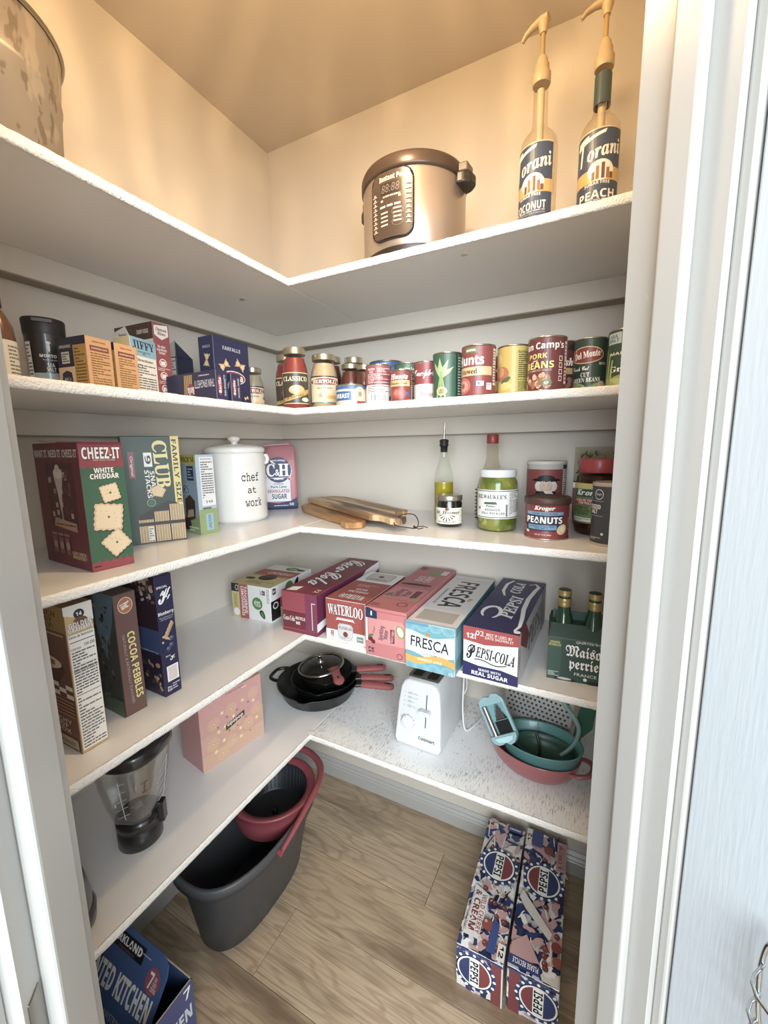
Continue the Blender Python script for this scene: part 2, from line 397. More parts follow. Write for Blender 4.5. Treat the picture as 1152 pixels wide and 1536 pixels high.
# open door (hinged on the right, swung back past the camera)
d = MB(); DO = DT @ Matrix.Translation((.447, -.124, 0)) @ Matrix.Rotation(R(2.0), 4, 'Z')
d.box(0, -.60, FZ+.012, .035, 0, 2.02, door_m, DO); DOOR = d.build('door_1', None, .0022, 2); DOOR['kind'] = 'structure'
for z0, z1 in ((.12, .62), (.80, 1.10), (1.25, 1.9)):
    q = MB(); q.box(-.004, -.49, z0, .0005, -.28, z1, door_m, DO); q.build('panel', DOOR, .003, 2)
for z in (.22, 1.78):
    q = MB(); q.lathe([(.005, z), (.005, z+.085)], M('#9a958c', .3, 1), 14, T=DT @ Matrix.Translation((.4405, -.1225, 0))); q.build('hinge', DOOR)

# ---------------------------------------------------------------- shelves
def shelf(i, z, label, cleat=True, worn=False):
    t = thing('corner_shelf', label, 'shelf', (0, 0, z), 0, 'built-in white corner shelves')
    a = MB(); a.box(XW, YF, -TH, DL-.003, YW, 0, shelf_m); a.build('shelf_board', t, .001)
    a = MB(); a.box(DL, -DB+.003, -TH, XR, YW, 0, worn_m if worn else shelf_m); a.build('shelf_board', t, .001, label='worn scratched paint' if worn else None)
    rnd = random.Random(i)
    a = MB()
    def edge(p0, p1, nrm):
        n = 90; rings = []
        for k in range(n+1):
            x = p0[0]+(p1[0]-p0[0])*k/n; y = p0[1]+(p1[1]-p0[1])*k/n; w = [rnd.uniform(-.0005, .0006) for _ in range(5)]
            pr = [(0, .0004), (.0022+w[0], .0002+w[1]), (.0034+w[2], -.005), (.0034+w[3], -TH+.004), (.002+w[4], -TH-.0004+w[0]), (0, -TH-.0004)]
            rings.append([(x+nrm[0]*q, y+nrm[1]*q, h) for q, h in pr])
        a.loft(rings, lip_m)
    edge((DL-.003, YF), (DL-.003, -DB+.0005), (1, 0)); edge((DL-.001, -DB+.003), (XR, -DB+.003), (0, -1))
    a.lathe([(.0001, .0012), (.006, .0010), (.011, .0002)], lip_m, 10, c=(DL-.004, -DB+.012), sx=1.3); a.build('front_edge', t)
    if cleat:
        a = MB(); a.box(XW, YF, -TH-.054, 0, YW, -TH-.0005, wall_m); a.box(XW, YF, -TH-.0562, -.0030, YW, -TH-.054, M('#9a9184', .8)); a.build('support_cleat', t)  # second box: darker strip painting the shadow line under the cleat
        a = MB(); a.box(0, 0, -TH-.054, XR, YW, -TH-.0005, wall_m); a.box(0, .0030, -TH-.0562, XR, YW, -TH-.054, M('#9a9184', .8)); a.build('support_cleat', t)  # same painted shadow strip along the back cleat
    return t
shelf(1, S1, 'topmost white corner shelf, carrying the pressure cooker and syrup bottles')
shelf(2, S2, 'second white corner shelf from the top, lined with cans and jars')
shelf(3, S3, 'middle white corner shelf with the crackers, crock and pickles', False)
shelf(4, S4, 'fourth white corner shelf down with cereal and soda cartons', False)
shelf(5, S5, 'lowest white corner shelf, worn and scratched under the toaster', False, True)

# ceiling light that throws the streaky warm glow
CL = thing('ceiling_light', 'round ribbed glass ceiling light above the top shelf', 'lamp', (.74, -.70, CZ))
m = MB(); m.lathe([(.07, 0), (.07, -.012), (.03, -.03), (.012, -.035), (.012, -.17)], M('#b9b2a6', .3, 1), 28); m.build('canopy', CL)
m = MB(); m.lathe([(.03, -.035), (.10, -.06), (.125, -.13), (.13, -.24)], glass('#fff6e8'), 36, cap0=False, cap1=False); m.build('glass_shade', CL)
L_ = pl.data; L_.use_nodes = True; N = L_.node_tree.nodes; L = L_.node_tree.links; em = N['Emission']
tc = N.new('ShaderNodeTexCoord'); mp = N.new('ShaderNodeMapping'); mp.inputs['Scale'].default_value = (8, 8, 1.8); mp.inputs['Rotation'].default_value = (.2, .1, 0)
nz = N.new('ShaderNodeTexNoise'); nz.inputs['Scale'].default_value = .9; nz.inputs['Detail'].default_value = 2; nz.inputs['Distortion'].default_value = 1.4
mr = N.new('ShaderNodeMapRange'); mr.inputs['From Min'].default_value = .52; mr.inputs['From Max'].default_value = .74; mr.inputs['To Min'].default_value = .85; mr.inputs['To Max'].default_value = 2.6
L.new(tc.outputs['Normal'], mp.inputs[0]); L.new(mp.outputs[0], nz.inputs['Vector']); L.new(nz.outputs['Fac'], mr.inputs['Value']); L.new(mr.outputs[0], em.inputs['Strength'])
# ---------------------------------------------------------------- shelf 4: soda cartons and cereal
WH, BK = '#efefec', '#1c1b1d'
def star(f, cx, cy, rr, c, n=12, inner=.35):
    pts = []
    for i in range(2*n):
        q = rr if i % 2 == 0 else rr*inner; a = PI*i/n; pts.append((cx+q*math.cos(a)/f.w, cy+q*math.sin(a)/f.h))
    f.p(pts, c)
def wave(f, y0, y1, c, amp=.04, ph=0, n=14, base=None, x0=0, x1=1):
    top = [(x0+(x1-x0)*i/n, y1+amp*math.sin(ph+2*PI*i/n)) for i in range(n+1)]
    bot = [(x0+(x1-x0)*i/n, (y0 if base is not None else y0+amp*math.sin(ph+2*PI*i/n))) for i in range(n+1)][::-1]
    vs = [(min(max(x, 0), 1)*f.w, min(max(y, 0), 1)*f.h) for x, y in top+bot[::-1]]; k = n+1
    f.emit(vs, [(i, i+1, k+i+1, k+i) for i in range(n)], c, f.off())
def leaf(f, cx, cy, l, w, a, c, c2=None):
    pts = []
    for i in range(12):
        t = 2*PI*i/12; X = l*math.cos(t); Y = w*math.sin(t)*(1-.3*math.cos(t)); pts.append((cx+(X*math.cos(R(a))-Y*math.sin(R(a)))/f.w, cy+(X*math.sin(R(a))+Y*math.cos(R(a)))/f.h))
    f.p(pts, c)

SODA = 'drink cartons lined up on the fourth shelf'
# tea water carton
t, pk, F = carton('drink_carton', 'small white and gold tangerine tea carton in the shelf corner', 'drink carton', (.128, -.237, S4), 2.5, .163, .228, .117, {'*': '#dcdbd6', 'B': '#dcdbd6'}, SODA)
f = F['F']; f.r(0, 0, .2, 1, '#c9b86e'); f.r(.2, 0, .43, 1, '#b8544a'); f.r(0, .76, .19, 1, '#26262a'); f.ring(.14, .88, .04, .08, .3, '#c8c8c8'); f.c(.11, .16, .013, '#e4e4e2')
f.t('TANGERINE', .365, .55, .075, .8, WH, 'n', -90, bold=.02); f.t('LEMONGRASS', .285, .5, .07, .86, WH, 'n', -90, bold=.02); f.lines(.05, .3, .14, .7, 3, '#8a7c45', 90)
f.c(.66, .5, .021, '#4d8a3a'); f.t('ginger\nTULSI', .66, .5, .16, .18, WH, bold=.02); f.t('8', .83, .83, .08, .14, BK, rot=-90, bold=.04); f.t('CANS', .76, .83, .04, .14, BK, rot=-90); f.lines(.9, .55, .97, .95, 3, '#8b8b90', 90)
leaf(f, .78, .2, .016, .009, -60, BK); leaf(f, .78, .2, .011, .005, -60, '#4d8a3a')
f = F['R']; f.r(.0, .05, .2, .6, BK); f.ring(.1, .45, .06, .1, .35, '#c9c9c9'); f.r(.2, 0, 1, .3, '#c9b86e'); f.p([(0, .6), (.2, .62), (1, .78), (1, .5), (.2, .32), (.2, .6)], '#b8544a'); f.t('8', .08, .86, .08, .2, BK, rot=-90, bold=.03); f.c(.42, .78, .022, '#4d8a3a'); leaf(f, .6, .82, .02, .01, 60, BK)
f = F['T']; f.r(0, 0, 1, .46, '#c9b86e'); f.r(0, .46, 1, .74, '#b8544a'); f.e(.5, .38, .2, .13, '#2a211d', a=10); f.t('LEMONGRASS', .6, .6, .62, .1, '#e8d9d2', sh=.2); f.e(.63, .87, .17, .08, '#4d8a3a'); f.t('TULSI', .63, .87, .2, .06, WH); leaf(f, .87, .86, .016, .009, 0, BK); f.e(.16, .28, .12, .05, BK); f.lines(.25, .08, .9, .2, 3, '#8a7c45'); f.r(.02, .42, .98, .435, '#8a7c45')
pk.done()
# cola
t, pk, F = carton('drink_carton', 'dark cherry red cola carton, long, in the corner of the fourth shelf', 'drink carton', (.340, -.165, S4), .6, .129, .402, .128, {'*': '#a23a46', 'T': '#8a2f3d', 'R': '#762a4c', 'F': '#ab4450'}, SODA)
f = F['F']; f.r(0, 0, 1, .07, '#8e2d44'); f.r(.68, .07, 1, 1, '#8c3557'); f.r(.02, .1, .68, .5, '#7c2a36'); f.t('Coca-Cola', .20, .34, .33, .13, WH, 'i'); f.t('RECYCLE', .53, .37, .27, .075, WH, 'b'); f.t('ME', .46, .25, .12, .075, WH, 'b'); f.r(.02, .5, .68, .515, '#5f1f2a'); f.r(.86, .14, .88, .8, '#d8d4d6'); f.r(.86, .78, .97, .8, '#d8d4d6')
f = F['R']; f.p([(.0, .1), (.13, .18), (.13, .34), (0, .3)], WH); f.p([(.1, .3), (.5, .5), (.75, .95), (1, 1), (1, .8), (.7, .6), (.4, .35), (.1, .16)], '#e6dfe2'); f.t('zero sugar', .3, .68, .3, .2, '#d9c9d0', sh=.2)
f = F['T']; f.r(.0, 0, .5, 1, '#9a3140'); f.p([(.5, 1), (1, .9), (1, 1)], '#6a2448')
f.t('Coca-Cola', .5, .56, .60, .74, WH, 'c', -90, sh=.3, ol='#3b1520', bold=.035); f.t('CHERRY', .18, .8, .1, .12, WH, rot=-90); f.t('12', .86, .08, .12, .06, WH, rot=-90, bold=.03); f.p([(.1, .02), (.35, .04), (.35, .13), (.1, .1)], WH)
pk.done()
# waterloo
t, pk, F = carton('drink_carton', 'brick red and white sparkling water carton showing a silver can', 'drink carton', (.498, -.217, S4), .6, .132, .279, .125, {'*': '#e2e1de', 'F': '#b24a44', 'R': '#a8443f', 'L': '#a8443f'}, SODA)
f = F['F']; f.r(0, 0, 1, .26, '#e2e2e0'); f.t('WATERLOO', .5, .74, .88, .26, WH, 's', arc=.35, ol='#3a1a18', bold=.01); f.p([(.3, .57), (.7, .57), (.74, .5), (.7, .52), (.3, .52), (.26, .5)], WH); f.t('SPARKLING WATER', .5, .547, .36, .035, '#a8443f', bold=.03)
f.p([(.31, .04), (.69, .04), (.69, .38), (.64, .44), (.36, .44), (.31, .38)], '#c8c8c8'); f.ring(.5, .25, .2, .22, .04, '#8e8e8e'); f.t('WATERLOO', .5, .33, .32, .07, '#7a3a2c', 's', arc=.4); f.c(.5, .19, .008, '#8c3a20'); f.lines(.4, .07, .6, .13, 2, '#8a8a8a'); f.t('8', .16, .17, .09, .12, '#a8443f', bold=.05); f.t('CANS', .16, .08, .1, .03, '#a8443f'); f.r(.78, .06, .94, .2, '#7f9183'); f.r(.8, .12, .92, .14, '#cfd6cf')
f = F['T']; f.r(0, 0, 1, .62, '#b24a44'); f.t('WATERLOO', .52, .13, .6, .12, WH, 's', 180, ol='#3a1a18'); f.t('SPARKLING', .5, .28, .5, .05, '#ecd9d4', rot=180, bold=.04); f.t('WATER', .5, .36, .3, .05, '#ecd9d4', rot=180, bold=.04); f.lines(.25, .44, .8, .52, 3, '#d9a8a0')
f.p([(.22, .68), (.8, .68), (.86, .74), (.86, .9), (.8, .95), (.22, .95), (.16, .9), (.16, .74)], '#a9a29a'); f.p([(.25, .7), (.77, .7), (.82, .75), (.82, .89), (.77, .93), (.25, .93), (.2, .89), (.2, .75)], '#c4bdb3'); f.c(.5, .84, .01, '#7a3a2c'); f.t('WATERLOO', .5, .74, .5, .05, '#4d3a33', 's', 180, arc=.4)
pk.done()
# pink sparkling water
t, pk, F = carton('drink_carton', 'coral pink sparkling water carton with a torn hand slot on top', 'drink carton', (.647, -.186, S4), -.5, .121, .408, .136, {'*': '#c96e6c', 'T': '#bd6564', 'R': '#b95f60'}, SODA)
f = F['F']; f.ring(.84, .1, .07, .06, .25, '#8a3c44'); f.r(0, .93, 1, .945, '#a85354'); f.p([(.08, .28), (.98, .3), (.98, .72), (.9, .8), (.08, .78)], '#d58380'); f.t('Sparkling\nWater', .45, .5, .22, .3, '#2e2342', 'n', 82, bold=.04); f.t('Kroger', .22, .55, .07, .16, '#6a2b4a', 'c', 82, bold=.02); f.e(.86, .6, .1, .13, '#7d9a4c', a=20); f.e(.86, .6, .07, .1, '#d6dcae', a=20); f.r(.62, .34, .72, .62, '#7e2f35'); f.t('BLACK CHERRY', .67, .48, .05, .24, '#e8d0cc', rot=82)
f.p([(.02, .78), (.3, .78), (.3, .93), (.1, .99), (.02, .99)], '#24345e'); f.t('i', .16, .88, .04, .09, WH, bold=.06); f.t('12', .13, .12, .12, .12, '#2a2a5e', rot=90, bold=.06); f.t('CANS', .2, .12, .04, .12, '#2a2a5e', rot=90); f.r(.02, .3, .06, .78, '#e2dcd8'); f.c(.13, .35, .007, '#6e2430'); f.c(.2, .3, .006, '#6e2430'); leaf(f, .14, .42, .009, .004, 30, '#4d7a45')
f = F['T']; f.t('12', .12, .06, .14, .05, '#2a2a5e', rot=90, bold=.06); f.t('CANS', .24, .06, .05, .05, '#2a2a5e', rot=90); f.ring(.72, .12, .13, .035, .25, '#8a3c44'); f.p([(.06, .2), (.94, .2), (.94, .44), (.06, .44)], '#d07a77'); f.t('Sparkling\nWater', .42, .32, .4, .16, '#3d2748', 'n', 90, bold=.03); f.r(.68, .25, .84, .4, '#7e2f35'); leaf(f, .16, .27, .016, .008, 60, '#4d7a45'); leaf(f, .86, .24, .014, .01, 10, '#8ba35d')
f.e(.46, .53, .42, .022, '#26201f', a=4); f.t('BLACK\nCHERRY', .5, .68, .42, .16, '#e8d2cd', 'n', 90, bold=.03); f.e(.6, .86, .24, .05, '#76935c', a=-20); f.r(.75, .82, .92, .93, '#d8c7c4'); f.r(.04, .91, .22, .98, '#7e3540')
f = F['R']; f.r(.85, .2, .97, .8, '#5d3c52'); f.lines(.1, .3, .6, .7, 5, '#e0b6b2')
pk.done()
# fresca
t, pk, F = carton('drink_carton', 'teal and silver grapefruit soda carton overhanging the shelf above the toaster', 'drink carton', (.775, -.196, S4), -.6, .129, .410, .123, {'*': '#d2d1cd', 'F': '#5f9fac', 'R': '#5896a4'}, SODA)
f = F['F']
for cx, cy in ((.08, .05), (.32, .04), (.58, .05), (.85, .05), (.08, .93), (.35, .95), (.62, .96), (.88, .95)):
    for q in (.13, .1, .07, .04): f.ring(cx, cy, q, q*.9, .12, '#84bcc6')
wave(f, .33, .78, '#d9dbd9', .05, 1.2); wave(f, .72, .78, '#b9c2c4', .05, 1.2); f.t('FRESCA', .5, .58, .78, .23, '#23282b', 'n', -3, bold=.03); f.c(.47, .78, .005, '#c87d30'); wave(f, .17, .32, '#cf9c3f', .05, 3.4); f.t('SPARKLING', .5, .42, .26, .04, '#5f8f9c'); f.t('SODA WATER', .5, .36, .3, .04, '#3b4a4d', bold=.03); f.t('GRAPEFRUIT CITRUS', .5, .23, .5, .05, '#f0e3c4', arc=-.3, bold=.02); f.r(0, .95, .48, 1, '#4f8fb0'); f.t('12', .93, .05, .07, .06, WH)
f = F['R']; wave(f, .3, .8, '#7bb4bf', .08, 0); f.r(.0, .0, .02, 1, '#86bcc6'); f.t('FRESCA', .55, .55, .5, .3, '#d9e2e2', 'n')
f = F['T']; f.t('FRESCA', .52, .58, .48, .55, '#222326', 'n', -90, bold=.05); f.r(.12, .06, .88, .22, '#a9a49b'); f.r(0, .0, 1, .02, '#9fb9bd'); f.t('SPARKLING SODA WATER', .16, .5, .06, .32, '#5b5a58', rot=-90); f.e(.84, .5, .05, .012, '#c87d30'); f.e(.82, .47, .04, .01, '#c87d30'); f.r(.04, .9, .96, .905, '#a8a6a1')
pk.done()
# pepsi-cola
t, pk, F = carton('drink_carton', 'navy and white cola carton with a red band, rightmost soda box', 'drink carton', (.922, -.172, S4), -2.1, .131, .408, .126, {'*': '#2c2b68', 'F': '#e6e6e4', 'R': '#cfd0d2', 'B': '#2c2b68'}, SODA)
f = F['F']; f.p([(0, .72), (.4, .68), (1, .78), (1, 1), (0, 1)], '#b34440'); f.p([(0, 0), (1, 0), (1, .2), (.7, .25), (.3, .24), (0, .29)], '#2c2b68'); f.t('12', .13, .82, .14, .1, WH, bold=.08); f.r(.22, .77, .24, .88, WH); f.t('02', .31, .9, .15, .1, '#f1dfda'); f.t('BEST IF USED BY\nDATE SHOWN ST', .66, .87, .5, .12, '#f1dfda'); f.t('EPSI-COLA', .59, .5, .70, .22, BK, 'i', -3, bold=.03); f.e(.14, .5, .1, .14, '#e6e6e4'); f.t('P', .15, .5, .17, .3, BK, 'c', bold=.05)
wave(f, .335, .355, BK, .03, .5, x0=.22, x1=.8); f.t('MADE WITH', .5, .17, .4, .05, '#dcdce4', bold=.04); f.t('REAL SUGAR', .5, .085, .66, .08, WH, bold=.08)
f = F['R']; f.p([(.05, .75), (.25, .4), (.33, .6), (.2, 1), (.06, 1)], '#9c3a38'); f.t('PEPSI', .55, .5, .5, .5, '#33345f', 'i'); f.lines(.02, .3, .05, .7, 2, '#6a6c7a', 90); f.r(.8, 0, 1, 1, '#8a8d98')
f = F['T']; f.t('PEPSI', .60, .42, .26, .42, WH, 'i', 90, bold=.05); f.t('COLA', .48, .80, .24, .24, WH, 'i', 90, bold=.05)
def swash(f, pts, w, c):
    n = len(pts)-1; o = f.off(); vs = []
    for i, (x, y) in enumerate(pts):
        a = pts[max(i-1, 0)]; b_ = pts[min(i+1, n)]; dx, dy = (b_[0]-a[0])*f.w, (b_[1]-a[1])*f.h; l = math.hypot(dx, dy) or 1; q = w*(.35+.65*math.sin(PI*(i+.3)/(n+.6)))
        for s_ in (1, -1): vs.append(f.fn(x*f.w-s_*dy/l*q, y*f.h+s_*dx/l*q, o))
    f.mb.add(vs, [(2*i, 2*i+2, 2*i+3, 2*i+1) for i in range(n)], f.pk.mt(c))
def arcp(cx, cy, rx, ry, a0, a1, n=16): return [(cx+rx*math.cos(R(a0+(a1-a0)*i/n)), cy+ry*math.sin(R(a0+(a1-a0)*i/n))) for i in range(n+1)]
swash(f, arcp(.3, .27, .17, .1, -60, 235), .006, WH); swash(f, [(.88, .05), (.93, .12), (.9, .25), (.84, .4), (.82, .6), (.86, .78), (.9, .88), (.8, .94), (.68, .9)], .006, WH); swash(f, [(.3, .96), (.2, .86), (.22, .7), (.32, .6)], .005, WH); f.c(.94, .04, .008, WH)
pk.done()

# cereal
CER = 'cereal boxes standing on the fourth shelf'
t, pk, F = carton('cereal_box', 'golden brown cereal box with a white nutrition panel, nearest the door frame', 'cereal box', (.203, -.921, S4), 90, .047, .188, .284, {'*': '#8a5a3c', 'F': '#cfa869', 'L': '#7b4a35'}, CER)
f = F['F']; f.p([(0, .945), (1, .87), (1, 1), (0, 1)], '#dcd8cc'); f.c(.52, .935, .0088, '#2a2a3c'); f.t('14', .52, .935, .2, .025, WH, bold=.04); f.e(.55, .885, .25, .03, '#7b4a35'); f.t('GOLDEN', .52, .87, .78, .033, WH, 'n', ol='#5b3422', bold=.05); f.t('GRAHAMS', .52, .838, .86, .033, WH, 'n', ol='#5b3422', bold=.05)
f.r(.06, .02, .97, .81, '#e8e4dc'); f.t('Datos de Nutricion', .5, .795, .84, .018, BK, bold=.04); f.r(.08, .757, .95, .762, BK); f.t('Calories', .26, .715, .36, .015, BK, bold=.04); f.t('150 220', .74, .725, .38, .02, BK, bold=.05)
f.lines(.1, .41, .92, .70, 15, '#5a5753'); f.r(.08, .565, .95, .569, BK); f.r(.08, .4, .95, .404, BK); f.lines(.1, .03, .92, .39, 17, '#6b6763', seed=4)
f = F['L']; f.r(0, .83, 1, 1, '#a9823a'); f.t('CRUNCH\nA DAY\nAWAY!', .6, .9, .5, .12, '#3a2418', bold=.06); f.r(.05, .8, .95, .81, '#d2a98a'); f.e(.55, .58, .34, .07, '#5d3022'); f.e(.55, .6, .3, .045, '#e1cdb4')
for i, (x, y) in enumerate(((.4, .61), (.5, .59), (.6, .62), (.68, .6), (.55, .63), (.46, .63), (.62, .58))): f.r(x-.05, y-.015, x+.05, y+.02, ('#a8743f', '#8d5a30')[i % 2])
f.p([(.22, .56), (.9, .56), (.75, .47), (.35, .47)], '#5d3022')
for i in range(8):
    for j in range(3):
        if (i+j) % 2: f.r(i/8, .38+j*.03, (i+1)/8, .41+j*.03, '#e2d8cc')
for j in range(5): f.r(.1, .25+j*.025, .98, .256+j*.025, '#c98a6a')
f.t('CRUNCHY\nOUT OF\nTHE BOX', .6, .17, .6, .1, '#d8b9a2', bold=.05); f.r(.45, .02, .97, .09, '#b9a07c'); f.t('GRAHAMS', .7, .05, .42, .03, '#7b4a35', bold=.04)
pk.done()
t, pk, F = carton('cereal_box', 'maroon cocoa cereal box with yellow lettering down its spine, middle of the three cereals', 'cereal box', (.172, -.818, S4), 88, .045, .188, .267, {'*': '#5c4a3a', 'F': '#714b46', 'L': '#4b4c42'}, CER)
f = F['F']; f.e(.5, .9, .3, .06, '#b9683f'); f.ring(.5, .9, .33, .065, .08, '#e2d3b8'); f.t('Post', .5, .9, .42, .05, WH, 'i', rot=-70, bold=.03); f.t('COCOA PEBBLES', .66, .4, .34, .56, '#e6d27a', 'n', -88, ol='#2c1a14', bold=.09); f.t('NATURALLY & ARTIFICIALLY FLAVORED', .33, .38, .12, .58, '#b59a94', rot=-88)
f = F['L']; rnd = random.Random(5)
f.p([(.75, .45), (.95, .8), (1, 1), (.6, 1), (.6, .7)], '#5f7f8c')
for i in range(150): f.e(rnd.uniform(.05, .88), rnd.uniform(.05, .92), rnd.uniform(.02, .05), rnd.uniform(.008, .02), rnd.choice(['#4a3527', '#6b4c36', '#2f231b', '#7e664d', '#55584a', '#3d4238', '#8a8674']), 7, rnd.uniform(0, 180)); f.k -= (i % 3 > 0)
f.p([(0, 0), (1, 0), (1, .14), (0, .1)], '#55684a')
pk.done()
t, pk, F = carton('cereal_box', 'navy blue blueberry cereal box, furthest of the three cereals', 'cereal box', (.180, -.739, S4), 89, .041, .19, .283, {'*': '#2b2a52', 'F': '#27264f', 'L': '#33263a'}, CER)
f = F['F']; f.t('K', .5, .83, .7, .12, WH, 'c', sh=.1, bold=.07); f.t('SPECIAL', .4, .905, .62, .018, WH, bold=.03); f.t('Blueberry', .5, .69, .9, .035, WH, bold=.06); f.t('Naturally flavored with\nother natural flavors', .5, .65, .8, .03, '#b9b9cc')
for i in range(9): f.e(.30+.055*i, .5+.013*i, .06, .012, '#cba878', 10, 50+(i % 2)*60); f.e(.36+.055*i, .485+.013*i, .06, .012, '#b58d5b', 10, 20)
for i in range(14): f.e(.15+.5*((i*37) % 10)/10, .46+.05*((i*53) % 10)/10, .06, .01, '#c9a877', 8, i*40)
for x, y in ((.66, .475), (.42, .395), (.6, .42)): f.c(x, y, .0055, '#454f7a'); f.c(x-.03, y+.006, .002, '#7c88ad')
f.t('K', .6, .31, .3, .04, WH, 'c', bold=.04); f.t('SPECIAL', .36, .335, .3, .012, WH); f.r(.2, .12, .88, .25, '#e8e2de'); f.r(.28, .13, .8, .24, '#cdc3be'); f.t('GET UP', .28, .06, .26, .04, WH, rot=90, bold=.03); f.lines(.45, .04, .9, .1, 3, '#b9b9cc')
f = F['L']; f.r(0, .36, 1, .56, '#3c4d80'); f.r(0, .56, 1, .78, '#3a2531'); f.t('blueberry', .75, .37, .4, .02, '#b9c0d8')
for i in range(90): y = rnd.choice([rnd.uniform(.05, .33), rnd.uniform(.79, .97)]); f.e(rnd.uniform(.3, .97), y, rnd.uniform(.02, .05), rnd.uniform(.012, .025), rnd.choice(['#a98566', '#7d5c46', '#5a4032', '#c4a488', '#44405e']), 7, rnd.uniform(0, 180)); f.k -= (i % 3 > 0)
pk.done()

# bottle carrier
BC = thing('bottle_carrier', 'dark green cardboard carrier with white lettering beside the right door frame', 'bottle carrier', (1.095, -.235, S4), 4.3); pk = Pack(BC, .5)
G1 = '#2a4a3f'; m = MB(); w, d, h = .130, .128, .105
prof = [(-w/2, -d/2, 0), (w/2, -d/2, 0), (w/2, d/2, 0), (-w/2, d/2, 0)]
m.loft([[(x, y, 0) for x, y, _ in prof], [(x, y, h) for x, y, _ in prof], [(x*.93, y*.62, h+.028) for x, y, _ in prof]], pk.mt(G1), True, False, smooth=False)
m.loft([[(x*.90, y*.56, h+.024) for x, y, _ in prof], [(x*.93, y*.62, h+.028) for x, y, _ in prof]], pk.mt(G1), True, False, smooth=False); m.build('carrier_wrap', BC, .001)
m = MB(); m.box(-.057, -.0015, h+.020, .057, .0015, h+.045, pk.mt('#35574b')); m.build('divider', BC)
f = Face(pk, w, h, lambda u, v, o: (u-w/2, -d/2-o, v))
f.t('Maison\nperrier', .64, .56, .68, .62, WH, 'f', ol='#0f1f1a', bold=.02); f.t('CREATED BY', .66, .95, .4, .05, '#dfe6e2', arc=.3); f.t('FRANCE', .64, .20, .36, .07, '#dfe6e2', arc=-.2); f.c(.64, .1, .004, '#dfe6e2'); f.r(.0, 0, .23, 1, '#33594c'); f.t('GRAND\nBUBBLES', .12, .86, .2, .12, '#cdbb5c', bold=.04); f.lines(.02, .08, .2, .2, 4, '#c9d4cf')
f.e(.3, .03, .18, .06, '#1a2421'); f.e(.3, .05, .12, .03, '#b9c0bc'); f.e(.85, .03, .18, .06, '#1a2421')
rnd = random.Random(9)
for i in range(26): a = rnd.uniform(.2, 2.9); q = rnd.uniform(.42, .52); x_, y_ = .66+q*math.cos(a)*.7, .62+q*math.sin(a)*.8; f.c(min(x_, .99), min(y_, .985), .0009, '#c9d4cf', 6)
pk.done()
gd, gold = M('#23402c', .12, 0, .5), M('#b5a06e', .35, .6)
for i, (x, y) in enumerate(((-.031, -.022), (.034, -.022))):
    xx = 1.095+x; yy = -.235+y
    b_ = thing('glass_bottle', ['green glass bottle with gold ringed cap, left one in the cardboard carrier', 'green glass bottle half hidden by the right door frame, in the carrier'][i], 'bottle', (xx, yy, S4+.0015), 0, 'green glass bottles in the cardboard carrier')
    m = MB(); m.lathe([(.024, 0), (.0285, .004), (.0285, .092), (.026, .112), (.020, .135), (.0150, .155), (.0138, .170), (.0138, .200)], gd, 26); m.build('bottle', b_)
    m = MB(); m.lathe([(.0142, .168), (.0150, .170), (.0150, .176), (.0142, .178), (.0148, .180), (.0148, .186), (.0140, .188)], gold, 26, cap0=False, cap1=False); m.build('neck_foil', b_)
    m = MB(); m.lathe([(.0142, .194), (.0152, .196), (.0152, .200), (.0145, .202), (.0150, .204), (.0146, .208)], gold, 26); m.lathe([(.0143, .2082), (.012, .2092)], gd, 26); m.build('cap', b_)
# ---------------------------------------------------------------- shelf 3
SNK = 'snack boxes on the middle shelf'
t, pk, F = carton('cracker_box', 'large red cheese cracker box with green panel of stacked crackers, flap ajar', 'cracker box', (.200, -.841, S3), 85.6, .075, .191, .240, {'*': '#8a3540', 'F': '#a8434a', 'L': '#74303a', 'T': '#7c3039'}, SNK)
f = F['F']; f.r(0, .1, 1, .83, '#3c6a4e')
for i in range(6): f.e(.083+i/6, .83, .085, .03, '#a8434a'); f.e(.083+i/6, .10, .085, .035, '#3c6a4e')
f.t('CHEEZ-IT', .5, .915, .86, .09, '#f2ece4', 'n', ol='#2a1a18', bold=.09); f.t('BAKED SNACK CRACKERS', .55, .862, .5, .014, '#e8c8a0'); f.t('WHITE\nCHEDDAR', .52, .76, .66, .085, '#f2ece4', 'n', ol='#2a3a2e', bold=.09); f.e(.68, .925, .03, .018, '#c87a35')
def cracker(f, cx, cy, s_, a):
    n = 9; pts = []
    for e in range(4):
        for i in range(n):
            q = -1+2*i/n; b_ = 1+(.06 if i % 2 else -.03); P = [(q, -b_), (b_, q), (-q, b_), (-b_, -q)][e]
            X = s_*P[0]; Y = s_*P[1]; ca, sa = math.cos(R(a)), math.sin(R(a)); pts.append((cx+(X*ca-Y*sa)/f.w, cy+(X*sa+Y*ca)/f.h))
    f.p([(x+.02, y-.006) for x, y in pts], '#27402f'); f.p(pts, '#dcb98a'); f.p([(cx+(x-cx)*.86, cy+(y-cy)*.86) for x, y in pts], '#e6cda2'); f.c(cx, cy, .0022, '#5f8a4a'); f.c(cx+.0, cy, .0012, '#33502c')
    r_ = random.Random(int(cx*100+cy*10))
    for _ in range(7): f.c(cx+r_.uniform(-.55, .55)*s_/f.w, cy+r_.uniform(-.55, .55)*s_/f.h, .0009, '#c79a64', 7)
cracker(f, .6, .605, .0155, 12); cracker(f, .5, .415, .0245, -8); cracker(f, .62, .205, .020, 35); f.lines(.04, .03, .2, .05, 1, '#3a1a1c')
f = F['L']; f.t('WANT IT. NEED IT. CHEEZ-IT', .5, .915, .94, .06, '#d9cfc8', bold=.08); f.r(.24, .33, .84, .84, '#5a2a2c'); 
rnd = random.Random(3)
